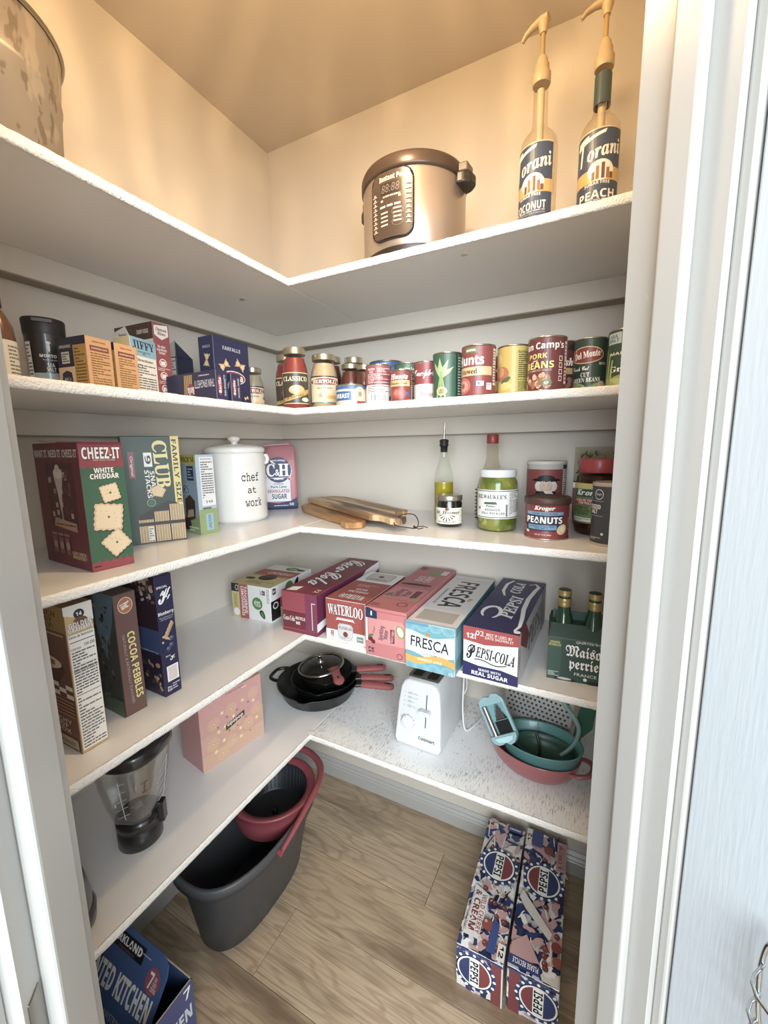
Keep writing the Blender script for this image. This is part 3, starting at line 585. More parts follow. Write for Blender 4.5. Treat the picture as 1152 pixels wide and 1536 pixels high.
for i in range(26): x = rnd.uniform(.26, .76); y = rnd.uniform(.40, .76); f.r(x, y, x+.05, y+.04, rnd.choice(['#8a4a44', '#6f3a36', '#a88074', '#b9a79a', '#6a3030'])); f.k -= (i % 3 > 0)
f.p([(.42, .74), (.62, .74), (.56, .6), (.52, .45), (.5, .45), (.47, .6)], '#c9b6a8'); f.e(.52, .76, .1, .04, '#ddd0c4'); f.e(.52, .8, .05, .03, '#cfc0b4'); f.r(.507, .36, .53, .46, '#b9a595'); f.p([(.3, .33), (.8, .30), (.8, .37), (.34, .40)], '#b58a72'); f.lines(.36, .335, .78, .36, 1, '#6a3a30')
for i, x in enumerate((.22, .36, .5)): f.r(x, .1, x+.1, .24, '#8f5a58'); f.t('CRUNCH', x+.05, .26, .11, .018, '#d9cfc8'); f.c(x+.05, .17, .008, '#b08c7c')
f.t('LOVE CHEESE?\nIRRESISTIBLY', .78, .11, .3, .06, '#e0c8a8', bold=.05)
pk.done()
m = MB(); m.box(-.036, -.093, .2405, .036, .0, .2415, M('#7c3039', .5), Matrix.Translation((0, 0, 0)) @ Matrix.Rotation(R(2), 4, 'X')); m.box(-.034, .005, .2405, .034, .09, .2418, M('#b9a284', .7), Matrix.Translation((0, .0, -.002)) @ Matrix.Rotation(R(4), 4, 'X')); m.build('top_flap', t)

t, pk, F = carton('cracker_box', 'dark green cracker box with yellow stripe standing on end behind the red one', 'cracker box', (.140, -.651, S3), 61.6, .122, .066, .257, {'*': '#2b4436', 'F': '#2a4636'}, SNK)
f = F['F']; f.r(.86, .0, 1, 1, '#2a4636'); f.p([(.85, .38), (.98, .32), (1, 1), (.85, 1)], '#e0c669'); f.t('FAMILY SIZE', .92, .67, .085, .60, '#26251c', rot=-89, bold=.06)
f.t('CLUB', .66, .74, .26, .44, '#e6d17c', 's', -88, bold=.04); f.r(.36, .72, .50, .85, '#e8e6de'); f.t('9', .43, .785, .1, .08, BK, rot=-90, bold=.06); f.t('SNACK\nSTACKS', .445, .56, .17, .26, '#e8e6de', rot=-88, bold=.06)
f.r(.1, .62, .2, .86, '#9a4650'); f.t('Original', .15, .73, .06, .18, '#e8d6d2', rot=-90, bold=.03)
f.p([(.42, .52), (.56, .55), (.7, .5), (.62, .43), (.46, .45)], '#d7ab6c'); f.p([(.44, .51), (.56, .54), (.67, .5), (.6, .44), (.48, .455)], '#e2c08a'); f.ring(.42, .385, .08, .038, .25, '#6d9068'); f.e(.42, .385, .05, .022, '#40634a')
f.p([(.2, .0), (1, .0), (1, .34), (.72, .40), (.2, .27)], '#33251a')
for cx in (.30, .58, .86):
    for cy_ in (.0, .19):
        for k in range(11):
            x0 = cx-.125+k*.0235; y1 = min(.17 if cy_ == 0 else .37-.28*abs(.86-cx)*.9, .36)
            f.r(x0, cy_+.012, x0+.016, y1, ('#e0c491', '#cfa768')[k % 2]); f.k -= 1
f.k += 3; f.r(.32, .03, .42, .16, '#d8d6cc'); f.lines(.33, .04, .41, .15, 5, '#4b4a40')
pk.done()

t, pk, F = carton('snack_bar_box', 'light blue and green snack bar box with nutrition panel beside the crock', 'snack box', (.130, -.530, S3), 80, .050, .138, .211, {'*': '#a9bccb', 'F': '#a9bccb', 'L': '#8fa9bd', 'T': '#b9c4cc'}, SNK)
f = F['F']; f.r(.2, .36, .98, .97, '#dfe0de'); f.t('Nutrition Facts', .58, .945, .6, .018, BK, bold=.05); f.lines(.26, .45, .92, .92, 16, '#5b5b5c'); f.t('110', .6, .41, .4, .03, BK, bold=.06); f.r(0, 0, 1, .32, '#8fa766'); f.r(.35, .05, .75, .26, '#8fb9d0'); f.t('SNACK SMART', .55, .155, .18, .18, '#2a4a6a', rot=-90); f.lines(.2, .31, .7, .35, 1, '#44544a')
f = F['L']; f.r(0, .88, 1, 1, '#c3b13e'); f.t('PACK 14', .72, .94, .44, .07, BK, bold=.06); f.r(.66, .68, .9, .86, '#2a3c57'); f.lines(.69, .7, .87, .84, 4, '#9fb4cc'); f.t('BARS', .45, .57, .5, .12, '#3a5a86', 'i', ol='#dfe6ec', bold=.05); f.r(0, 0, 1, .24, '#8fa766'); f.p([(.5, .14), (.85, .2), (.88, .42), (.7, .5), (.52, .44)], '#4a352b'); f.p([(.55, .2), (.8, .23), (.8, .32), (.6, .3)], '#b99a7a'); f.e(.52, .12, .16, .08, '#3d2c24'); f.lines(.6, .03, .95, .1, 2, '#dfe6cf')
pk.done()

# crock
CR = thing('storage_crock', 'tall white ceramic lidded crock reading chef at work', 'canister', (.094, -.339, S3), 54); pk = Pack(CR, .2)
cer = M('#e6e3dd', .18, 0, .5)
m = MB(); m.lathe([(.080, 0), (.087, .003), (.090, .012), (.090, .165), (.0885, .171), (.0895, .178), (.0895, .206), (.087, .212), (.083, .214)], cer, 56); m.build('crock_body', CR)
m = MB(); m.lathe([(.090, .213), (.092, .216), (.092, .224), (.088, .229), (.060, .236), (.030, .240), (.014, .241)], cer, 56); LID = m.build('lid', CR)
m = MB(); m.lathe([(.010, .240), (.009, .246), (.017, .251), (.019, .257), (.015, .263), (.006, .265)], cer, 28, cap0=False); m.build('knob', LID)
for sg in (-1, 1):
    m = MB(); m.tube([(sg*.087, -.004, .205), (sg*.096, -.004, .203), (sg*.099, -.004, .192), (sg*.096, -.004, .180), (sg*.088, -.004, .176)], [.004, .006, .007, .006, .003], cer, 10); m.build('lug', CR)
f = cylface(pk, .0902, 0, .2, 150, 0)
for s_, x, y, w_ in (('chef', .63, .70, .24), ('at', .64, .50, .12), ('work', .66, .31, .24)): f.t(s_, x, y, w_, .13 if s_ != 'at' else .10, '#2a2725', 'm', bold=.012)
pk.done()

# sugar bag: softly crumpled
SB = thing('sugar_bag', 'pink and navy paper bag of sugar slumped in the back corner beside the crock', 'sugar bag', (.058, -.088, S3), 40); pk = Pack(SB, .5)
w, d = .116, .066; rings = []; rnd = random.Random(2); nn = 40
hs = [0, .004, .02, .05, .09, .13, .165, .190, .208, .222, .232]
for k, z in enumerate(hs):
    q = [.94, .99, 1, 1.01, 1.0, 1.0, .99, .97, .94, .90, .86][k]; dq = [.94, 1, 1.04, 1.1, 1.12, 1.1, 1.02, .9, .7, .42, .2][k]
    rings.append([(x*q+rnd.uniform(-1, 1)*(.0006 if k < 6 else .0016), y*dq+rnd.uniform(-1, 1)*(.0004 if k < 6 else .002), z + (x*.06 if k > 7 else 0)+rnd.uniform(-1, 1)*(.001 if k > 6 else 0)) for x, y in [(a, b_) for a, b_ in rrect(w, d, .012, 9)]])
m = MB(); pink, navy = pk.mt('#c9757f'), pk.mt('#2b3263')
m.loft(rings[:3], navy, True, False); m.loft(rings[2:], pink, False, True); m.build('paper_bag', SB)
m = MB(); m.box(-.047, -.004, .234, .049, .004, .243, pink, Matrix.Rotation(R(-3), 4, 'Y')); m.build('folded_top', SB, .002)
f = Face(pk, w, .21, lambda u, v, o: (u-w/2, -d/2*(1+.12*math.sin(PI*min(v/.2, 1)))-.0012-o, v+.003))
f.p([(.02, .02), (.98, .02), (.98, .2), (.8, .14), (.4, .10), (.02, .12)], '#2b3263'); f.lines(.25, .045, .7, .065, 1, WH); f.t('NON GMO', .8, .075, .13, .05, WH, bold=.05); f.r(.03, .13, .78, .55, '#dcdcdf')
f.e(.43, .67, .42, .235, '#dcdcdf'); f.e(.43, .685, .40, .225, '#2b3263'); f.t('C', .2, .68, .26, .22, WH, 's', bold=.03); f.t('H', .60, .68, .32, .22, WH, 's', bold=.03); f.t('&', .4, .64, .14, .11, WH, 's', bold=.02); f.t('BAKING HAPPINESS', .43, .84, .46, .03, WH, arc=1.2, bold=.03); f.t('SINCE 1906', .43, .525, .3, .025, WH, bold=.04); f.e(.76, .525, .06, .032, '#c4515c'); f.ring(.76, .525, .06, .032, .3, '#eec9cc')
f.t('PREMIUM', .42, .44, .3, .022, '#2b3263', bold=.05); f.t('Pure Cane', .42, .39, .48, .045, '#2b3263', bold=.04); f.t('GRANULATED', .41, .315, .68, .06, '#b04552', bold=.05); f.t('SUGAR', .43, .22, .46, .09, '#2b3263', bold=.07)
pk.done()

# two cutting boards
def woodmat(key, a, b_, c_):
    m_ = M(a, .45, key=key); speckle(m_, b_, 2.6, .46, .52, (.7, 12, 3), 3); speckle(m_, c_, 2.2, .55, .60, (.9, 9, 2), 5); return m_
wa = woodmat('board1', '#c9ad84', '#86684a', '#46352a'); wb = woodmat('board2', '#b08a5e', '#9a7247', '#7a5536')
def bside(L_, W_, h0, h1, mat, poly, T, name, parent): m = MB(); m.prism(poly, h0, h1, mat, T); return m.build(name, parent, .002, 2)
CB = thing('cutting_board', 'lower pale cutting board with rounded end, lying flat on the middle shelf', 'cutting board', (.36, -.16, S3+.0013), -32, 'stacked wooden cutting boards')
poly = [(-.235, -.02), (-.22, .045), (-.16, .07), (.05, .07), (.12, .05), (.15, -.005), (.185, -.018), (.225, -.02), (.243, -.04), (.243, -.066), (.225, -.083), (.19, -.082), (.165, -.066), (.10, -.073), (0, -.075), (-.12, -.075), (-.20, -.058)]
bside(0, 0, 0, .017, wb, poly, None, 'board', CB)
CB2 = thing('cutting_board', 'upper striped walnut cutting board with a leather cord through its handle', 'cutting board', (.382, -.108, S3+.019), -32.5, 'stacked wooden cutting boards')
poly = [(-.25, -.068), (-.25, .068), (.235, .073), (.245, .066), (.245, .02), (.275, -.004), (.30, -.008), (.335, -.002), (.352, -.018), (.352, -.04), (.335, -.054), (.30, -.050), (.272, -.052), (.248, -.070), (.20, -.073)]
bside(0, 0, 0, .017, wa, poly, None, 'board', CB2)
m = MB(); m.tube([(.330, -.025, .0175), (.335, -.012, .024), (.365, .002, .026), (.40, -.008, .012), (.423, -.032, .003), (.41, -.045, .003), (.375, -.058, .004), (.345, -.048, .006), (.332, -.035, .012)], .0013, M('#2b211b', .7), 7, sm=5)
m.tube([(.418, -.034, .004), (.438, -.022, .009), (.446, -.012, .005)], .0012, M('#2b211b', .7), 7); m.tube([(.418, -.036, .004), (.442, -.036, .004), (.452, -.030, .008)], .0012, M('#2b211b', .7), 7); m.lathe([(.001, -.003), (.0035, 0), (.001, .004)], M('#2b211b', .7), 10, T=Matrix.Translation((.42, -.035, .006))); m.build('leather_cord', CB2)

def jar(name, label, cat, x, y, z, rot, prof, content, ctop, lidprof, lidcol, group=None, gtint='#fafcfa', lidmetal=0, n=36):
    t = thing(name, label, cat, (x, y, z), rot, group); pk = Pack(t, .35)
    m = MB(); m.lathe(prof, glass(gtint), n, cap1=False); m.build('glass_jar', t)
    if content:
        inner = [(max(r_-.0016, .001), zz+(.0015 if i == 0 else 0)) for i, (r_, zz) in enumerate(prof) if zz < ctop]
        rr = inner[-1][0]
        nxt = [q for q in prof if q[1] >= ctop]
        if nxt: a, b_ = [q for q in prof if q[1] < ctop][-1], nxt[0]; tt = (ctop-a[1])/max(b_[1]-a[1], 1e-6); rr = a[0]+(b_[0]-a[0])*tt-.0016
        m = MB(); m.lathe(inner+[(rr, ctop)], content, n); m.build('contents', t)
    if lidprof: m = MB(); m.lathe(lidprof, M(lidcol, .3, lidmetal), n); m.build('lid', t)
    return t, pk
gm = M('#8a8a48', .3, 0, .6, key='pickle'); speckle(gm, '#5c6a2c', 26, .45, .58, (1, 1, .5), 2); speckle(gm, '#b0a85c', 40, .62, .7)
t, pk = jar('pickle_jar', 'glass jar of green pickles with a white lid and white label', 'jar', .883, -.184, S3, 12, [(.044, 0), (.050, .005), (.0515, .02), (.0515, .12), (.049, .132), (.044, .140), (.044, .148)], gm, .141, [(.0465, .141), (.0475, .143), (.0475, .157), (.0465, .160), (.040, .1605)], '#d9dcdc', gtint='#f8fbf2')
f = cylface(pk, .0522, .035, .075, 170, 0); f.r(.02, 0, .98, 1, '#e4e5e0'); f.r(.02, .03, .98, .06, '#5b6a5a'); f.r(.02, .94, .98, .97, '#5b6a5a'); f.t("MILWAUKEE'S.", .38, .76, .56, .15, '#27302a', 's', bold=.02); f.p([(.28, .57), (.48, .59), (.5, .5), (.26, .5)], '#3f6a45'); f.t('Petite', .38, .44, .16, .08, '#26335a', 'i', bold=.03); f.t('KOSHER', .42, .31, .26, .08, '#3a463c', bold=.04); f.t('DILL PICKLES', .42, .19, .40, .08, '#3a463c', bold=.04); f.c(.16, .35, .004, '#b5793a'); f.c(.16, .35, .0025, '#3a2c20')
f.lines(.70, .1, .94, .92, 16, '#6d6f6a'); f.r(.64, .08, .67, .5, '#4a4c48'); f.r(.655, .08, .66, .5, '#e4e5e0')
pk.done()
m = MB()
for i in range(8): m.tube([(.014*math.sin(i), .018, 0), (0, 0, 0)], .001, gm) if 0 else None
rnd = random.Random(4)
for i in range(12):
    a = 2*PI*i/12+rnd.uniform(-.1, .1); p0 = Vector((.0445*math.cos(a), .0445*math.sin(a), .006+.012*(i % 3))); p1 = p0+Vector((rnd.uniform(-.008, .008), rnd.uniform(-.008, .008), .0))
    k = M(('#8f9450', '#7b8440', '#9da05e')[i % 3], .3, 0, .5); m.tube([p0+Vector((-.010*math.sin(a), .010*math.cos(a), -.002)), p0, p0+Vector((.010*math.sin(a), -.010*math.cos(a), .004))], [.002, .0045, .002], k, 8)
o = m.build('pickles', t); o['kind'] = 'stuff'
# preserves
t, pk = jar('jam_jar', 'small dark preserve jar with cream label and steel lid, in front of the oil bottle', 'jar', .749, -.182, S3, 16, [(.033, 0), (.0365, .004), (.0365, .066), (.033, .072), (.033, .076)], M('#1d1a18', .2, 0, .5), .073, [(.0355, .073), (.036, .075), (.036, .086), (.034, .088)], '#a8a397', None, lidmetal=.8)
f = cylface(pk, .0372, .008, .050, 190, 0); f.p([(.03, .0), (.3, 0), (.7, 0), (.97, 0), (.97, .8), (.8, .9), (.6, 1), (.4, 1), (.2, .9), (.03, .78)], '#e2dac6') if 0 else f.r(.04, .02, .94, .92, '#e2dac6')
for i in range(7): a = R(200+23*i); f.p([(.45+.04*math.cos(a), .6+.1*math.sin(a)), (.45+.20*math.cos(a-.08), .6+.42*math.sin(a-.08)), (.45+.20*math.cos(a+.08), .6+.42*math.sin(a+.08))], '#26221d')
f.t('Mt. Hosmer', .45, .66, .62, .2, '#26221d', 'i', arc=.3, bold=.02); f.e(.46, .85, .05, .08, '#8a4a34'); f.t('BOYSENBERRY', .45, .14, .42, .07, '#26221d', bold=.05); f.t('JAM', .45, .06, .1, .05, '#26221d'); f.lines(.84, .1, .92, .8, 6, '#7a7468')
pk.done()
# oil cruet
OB = thing('oil_bottle', 'tall clear glass cruet half full of golden oil with a steel pour spout', 'bottle', (.702, -.094, S3))
prof = [(.028, 0), (.0298, .004), (.0298, .128), (.027, .146), (.018, .172), (.0128, .195), (.0118, .212), (.0130, .216), (.0130, .222)]
m = MB(); m.lathe(prof, glass('#fafcf9'), 32, cap1=False); m.build('glass_bottle_body', OB)
m = MB(); m.lathe([(.027, .0025), (.0284, .005), (.0284, .116)], M('#a0902a', .15, 0, .5), 32); m.build('oil', OB)
m = MB(); m.lathe([(.010, .205), (.011, .222), (.0135, .223), (.0135, .230), (.011, .232), (.0135, .234), (.0135, .241), (.006, .244)], M('#1a1a1a', .5), 20); m.build('stopper', OB)
m = MB(); m.tube([(0, 0, .19), (0, 0, .25), (.0005, 0, .268), (.002, 0, .292)], [.0022, .0026, .0026, .0020], M('#a9a59c', .2, 1), 10); m.build('pour_spout', OB)
# syrup bottle
SY = thing('syrup_bottle', 'waisted clear syrup bottle with dark syrup and a red cap behind the pickles', 'bottle', (.845, -.085, S3), 14); pk = Pack(SY)
prof = [(.036, 0), (.043, .005), (.0445, .02), (.0445, .085), (.041, .110), (.030, .145), (.020, .172), (.0165, .19), (.0175, .205), (.0160, .225), (.0140, .232)]
m = MB(); m.lathe(prof, glass('#f3f1ec'), 32, sy=.62, cap1=False); m.build('bottle_body', SY)
m = MB(); m.lathe([(.035, .0018), (.0415, .006), (.043, .02), (.043, .085), (.040, .102)], M('#38201a', .15, 0, .6), 32, sy=.60); m.build('syrup', SY)
for i in range(9):
    m = MB() if i == 0 else m; m.lathe([(.002, -.0022), (.0028, 0), (.002, .0022)], M('#2f1c18', .2, 0, .5), 8, T=Matrix.Translation((-.0445, 0, .012+i*.0105)))
o = m.build('ribs', SY); o['kind'] = 'stuff'
m = MB(); m.lathe([(.0155, .228), (.0165, .230), (.0165, .252), (.0150, .254)], M('#8a3834', .4), 24); m.build('cap', SY)
f = Face(pk, .06, .062, lambda u, v, o: (u-.03, -.0282-o, .03+v)); f.e(.5, .5, .5, .5, '#8a3a3a'); f.e(.5, .78, .42, .2, '#dcd5cc'); f.r(.05, .42, .95, .5, '#d9d3cb'); f.t('PANCAKE', .5, .58, .6, .1, '#e8e0d8', bold=.03); f.e(.62, .8, .12, .1, '#4c6a44'); pk.done()
# oats
OT = thing('oats_canister', 'red and white cylindrical oats canister with a black-hatted portrait, behind the peanuts', 'canister', (.990, -.055, S3), 6); pk = Pack(OT, .5)
m = MB(); m.lathe([(.050, 0), (.0515, .002), (.0515, .168), (.053, .169), (.053, .176), (.051, .178)], pk.mt('#cfcac2'), 40); m.build('tube', OT)
f = cylface(pk, .0516, 0, .168, 165, 0); f.r(.0, 0, 1, .2, '#dcd8d0'); f.r(0, .2, 1, .93, '#97423f'); f.r(0, .3, 1, .42, '#222232'); f.t('QUAKER', .5, .42, .78, .12, '#e6e2dc', 'n', ol='#15151c', bold=.08); f.t('OATS', .55, .27, .46, .11, '#e6e2dc', 'n', ol='#15151c', bold=.07); f.r(0, .15, 1, .19, '#b58a3a'); f.t('OLD FASHIONED', .4, .17, .5, .03, '#3a2a1c')
f.e(.5, .66, .2, .12, '#d9d2c8'); f.e(.5, .66, .115, .105, '#d4b29a'); f.e(.5, .76, .26, .03, '#16161a'); f.e(.5, .79, .15, .05, '#16161a'); f.p([(.34, .58), (.66, .58), (.75, .45), (.25, .45)], '#1c1c26'); f.p([(.46, .58), (.6, .58), (.66, .49), (.56, .47)], '#e2ded8'); f.c(.465, .68, .0012, BK); f.c(.535, .68, .0012, BK);
f.r(.82, .35, .96, .95, '#d8d5ce'); f.lines(.84, .4, .94, .92, 14, '#6d6a66'); f.r(.82, .93, 1, 1, '#35503c')
pk.done()
# peanuts
PN = thing('peanut_can', 'squat red and navy peanut can with a dark plastic lid at the shelf edge', 'can', (1.013, -.233, S3), 5); pk = Pack(PN, .4)
m = MB(); m.lathe([(.048, 0), (.0505, .001), (.0505, .004), (.0495, .005), (.0495, .086), (.0505, .088)], pk.mt('#8e3538'), 44); m.build('can_body', PN)
m = MB(); m.lathe([(.0525, .083), (.0535, .085), (.0535, .096), (.0515, .099), (.044, .0985), (.043, .0965)], M('#4a332e', .5), 44, cap1=True); m.build('plastic_lid', PN)
m = MB(); m.lathe([(.0497, .0), (.0512, .0005), (.0512, .003), (.0500, .0035)], M('#b9b4ab', .3, .9), 44); m.build('bottom_rim', PN)
f = cylface(pk, .0497, .006, .078, 165, 0); f.p([(.14, .18), (.78, .18), (.78, .74), (.14, .74)], '#27315c') if 0 else f.r(.12, .2, .78, .72, '#27315c'); f.t('Kroger', .46, .88, .34, .16, '#ecdcd6', 'i', bold=.05); f.r(.14, .68, .78, .78, '#6a9cc4'); f.t('LOW SODIUM', .46, .73, .4, .05, '#1f3a5c', bold=.05); f.t('PEANUTS', .45, .53, .62, .2, '#f0ece4', 'n', bold=.10); f.r(.18, .24, .66, .38, '#6a9cc4'); f.t('LIGHTLY SALTED\nSEA SALT', .42, .31, .4, .1, '#1f3a5c', bold=.05); f.e(.76, .25, .10, .15, '#d9c08a', a=30); f.e(.78, .27, .05, .09, '#ecd9ac', a=30); f.t('NET WT 12 OZ (340g)', .45, .08, .26, .05, '#e6d6d0', bold=.04); f.ring(.06, .24, .05, .09, .25, '#d9b9b5'); f.r(.13, .12, .2, .2, '#d9cdc8'); f.lines(.9, .2, .98, .6, 6, '#d0a8a4')
pk.done()
# bouillon jar
t, pk = jar('seasoning_jar', 'dark seasoning jar with a red lid and a yellow and green label', 'jar', 1.122, -.141, S3, 0, [(.046, 0), (.051, .005), (.052, .02), (.052, .128), (.050, .142), (.045, .150), (.045, .156)], M('#43291e', .4), .146, [(.0465, .153), (.0475, .155), (.0475, .184), (.0455, .187)], '#a84a4c', gtint='#d9c9b8')
f = cylface(pk, .0526, .03, .098, 170, -4); f.r(.02, 0, .98, 1, '#6f8a4a'); f.p([(.02, .8), (.5, .93), (.98, .8), (.98, 1), (.02, 1)], '#d9c56a') if 0 else f.r(.02, .84, .98, 1, '#d6c267'); f.r(.1, .66, .6, .86, '#2c5a3c'); f.t('Knorr', .34, .77, .36, .14, '#eef0e6', 'i', bold=.05); f.r(.1, .46, .58, .63, '#a8413c'); f.t('CALDO DE TOMATE\nCON POLLO', .34, .545, .42, .13, '#f0e2d6', bold=.05); f.t('TOMATO\nBOUILLON\nCHICKEN', .27, .32, .28, .22, '#2c4030', bold=.04); f.r(.05, .04, .5, .14, '#dfe0d6'); f.lines(.08, .06, .46, .12, 2, '#5a5a50')
pk.done()
# dark salt canister
SL = thing('salt_canister', 'black iodized salt canister partly hidden by the right door frame', 'canister', (1.151, -.262, S3), 0); pk = Pack(SL, .5)
m = MB(); m.lathe([(.041, 0), (.0418, .001), (.0418, .132), (.041, .134)], pk.mt('#3d4148'), 40); m.lathe([(.0422, 0), (.0424, .001), (.0424, .005), (.0418, .006)], pk.mt('#b59d8c'), 40); m.build('tube', SL)
m = MB(); m.lathe([(.0420, .131), (.0424, .133), (.0424, .138), (.040, .139)], pk.mt('#b8a294'), 40); m.build('top', SL)
f = cylface(pk, .0420, .006, .125, 165, 0); f.ring(.24, .86, .09, .09, .12, '#d9dce0'); f.t('Kroger', .24, .86, .12, .05, '#d9dce0', 'i'); f.r(0, .74, .34, .745, '#c9ccd0'); f.t('IODIZED\nSALT', .14, .60, .30, .16, '#e2e4e6', bold=.08); f.r(0, .48, .34, .485, '#c9ccd0'); f.e(.04, .43, .05, .03, '#6f8a9c'); f.e(.04, .79, .05, .03, '#6f8a9c'); f.c(.34, .17, .003, '#c9ccd0'); f.lines(.08, .06, .32, .11, 2, '#b0b3b8')
pk.done()
# pasta pouch
PP = thing('tortellini_pouch', 'standing clear-topped pouch of coloured pasta with a red lower label, behind the seasoning jar', 'pouch', (1.135, -.035, S3), 0); pk = Pack(PP, .3)
rings = []; w = .15
for z, dd, ww in ((0, .045, .9), (.01, .056, .96), (.06, .058, 1), (.12, .05, 1), (.18, .034, 1), (.205, .016, 1), (.215, .003, 1)):
    rings.append([(x*ww, y*dd, z) for x, y in [(a/ .15*w, b_) for a, b_ in rrect(.15, 1, .02, 4)]])
m = MB(); m.loft(rings[:4], pk.mt('#8f4044'), True, False); m.build('printed_pouch', PP)
m = MB(); m.loft(rings[3:], glass('#efeee8'), False, True); m.build('clear_window', PP)
m = MB(); rnd = random.Random(8)
for i in range(90):
    x = rnd.uniform(-.066, .066); z = rnd.uniform(.135, .198); y = rnd.uniform(-.6, .6)*(.02*(1-(z-.12)/.1)+.004); a = rnd.uniform(0, 6.28); l = .009
    m.tube([(x-l*math.cos(a), y, z-l*math.sin(a)*.8), (x, y-.004, z), (x+l*math.cos(a+.9), y, z+l*math.sin(a+.9)*.8)], [.0015, .0032, .0015], M(rnd.choice(['#9a9468', '#6d6b45', '#b9ac86', '#7d5a4a', '#5c6142']), .6), 6)
o = m.build('pasta', PP); o['kind'] = 'stuff'
f = Face(pk, w, .12, lambda u, v, o: (u-w/2, -.0295-.5*o-.0006, v)); f.r(0, .88, 1, 1, '#d6d4cc'); f.r(.18, .9, .4, .98, '#3a4a38'); f.t('TORTELLINI', .42, .68, .7, .17, '#ece6dc', 'n', bold=.05); f.e(.55, .3, .3, .2, '#b9a070'); pk.done()
# ---------------------------------------------------------------- shelf 2: packets on the left
BAK = 'baking and pasta boxes on the second shelf'
t, pk, F = carton('pasta_box', 'tall navy pasta box showing two bow-tie noodles', 'pasta box', (.151, -.405, S2), 89.5, .127, .058, .195, {'*': '#33355e', 'F': '#34365f'}, BAK)
def bow(f, cx, cy, s_, a):
    ca, sa = math.cos(R(a)), math.sin(R(a))
    def q(X, Y): return (cx+s_*(X*ca-Y*sa)/f.w, cy+s_*(X*sa+Y*ca)/f.h)
    f.p([q(0, .22), q(1, .75), q(.85, .3), q(1, 0), q(.85, -.3), q(1, -.75), q(0, -.22), q(-1, -.75), q(-.85, -.3), q(-1, 0), q(-.85, .3), q(-1, .75)], '#dcb27c'); f.p([q(.1, .1), q(.8, .4), q(.8, -.3), q(.1, -.1)], '#ecc994'); f.p([q(-.1, .1), q(-.8, .4), q(-.8, -.3), q(-.1, -.1)], '#ecc994'); f.p([q(-.12, .28), q(.12, .28), q(.12, -.28), q(-.12, -.28)], '#c4945c')
f = F['F']; f.t('FARFALLE', .5, .86, .5, .05, '#c9c9d6', bold=.04); bow(f, .27, .62, .017, 35); bow(f, .72, .66, .0175, -25); f.e(.52, .47, .33, .095, '#d9d3cc'); f.e(.52, .47, .31, .08, '#9a3a42'); f.t('Barilla', .52, .475, .5, .10, WH, 'n', bold=.08); f.lines(.42, .34, .62, .38, 2, '#b9b9cc'); bow(f, .85, .2, .008, 20); f.lines(.7, .06, .9, .1, 2, '#9a9ab2')
f = F['L']; f.t('BARILLA', .55, .86, .5, .035, '#c9c9d6'); bow(f, .52, .68, .017, 80); f.t('CLASSIC', .52, .46, .4, .02, '#c9c9d6'); f.e(.55, .25, .3, .06, '#9a3a42'); f.t('Barilla', .55, .25, .44, .05, WH, bold=.06); f.lines(.3, .06, .75, .1, 1, '#9a9ab2')
pk.done()
def spag(lab, x, y, rot, l, txt, w=.033, h=.066):
    t, pk, F = carton('pasta_box', lab, 'pasta box', (x, y, S2), rot, w, l, h, {'*': '#2f3158', 'F': '#2f3158', 'L': '#2f3158'}, BAK)
    f = F['L']; g = lambda q: 1-(1-q)*.26/l; k_ = .26/l
    f.t(txt, g(.85), .58, .26*k_, .26, '#d9d9e2', rot=180); f.lines(g(.78), .82, g(.92), .9, 1, '#b9b9cc')
    f.r(g(.57), .1, g(.70), .95, '#3a2c26')
    for k in range(9): q = .57+.0125*k; f.p([(g(q), .12), (g(q+.007), .12), (g(q+.022), .93), (g(q+.015), .93)], ('#d8ae74', '#c09058')[k % 2]); f.k -= 1
    f.k += 1; f.e(g(.665), .38, .05*k_, .25, '#9a3a42'); f.t('Barilla', g(.665), .38, .085*k_, .26, WH, rot=180, bold=.06)
    f = F['F']; f.e(.3, .5, .2, .34, '#9a3a42'); f.t('Barilla', .3, .5, .22, .5, WH, rot=90, bold=.06); f.t(txt, .72, .5, .16, .7, '#c9c9d6', rot=90, bold=.03); pk.done()
spag('navy spaghetti box lying on its side with its lettering upside down', .263, -.600, 88, .176, 'THIN SPAGHETTI')
spag('navy long-pasta box lying end-on between the spaghetti and the bow-tie box', .263, -.562, 90, .176, 'ANGEL HAIR', .030, .064)
t, pk, F = carton('pasta_box', 'opened dark pasta box with torn slanted top against the wall', 'pasta box', (.010, -.440, S2), 92, .058, .034, .155, {'*': '#2d2f48'}, BAK)
m = MB(); m.prism([(-.029, .155), (.029, .155), (-.029, .196)], -.017, -.0155, pk.mt('#2d2f48'), Matrix(((1, 0, 0, 0), (0, 0, 1, 0), (0, 1, 0, 0), (0, 0, 0, 1)))); m.prism([(-.017, .155), (.017, .155), (.017, .185), (-.017, .2)], -.029, -.0275, pk.mt('#b9b2a4'), Matrix(((0, 0, 1, 0), (1, 0, 0, 0), (0, 1, 0, 0), (0, 0, 0, 1)))); m.build('torn_flap', t)
f = F['F']; f.e(.75, .55, .2, .06, '#6a7a4a'); f.lines(.1, .2, .9, .5, 6, '#6a6c88')
f = F['L']; f.r(.1, .3, .9, .98, '#d4d2cc'); f.lines(.15, .34, .85, .95, 12, '#5b5a5c'); pk.done()
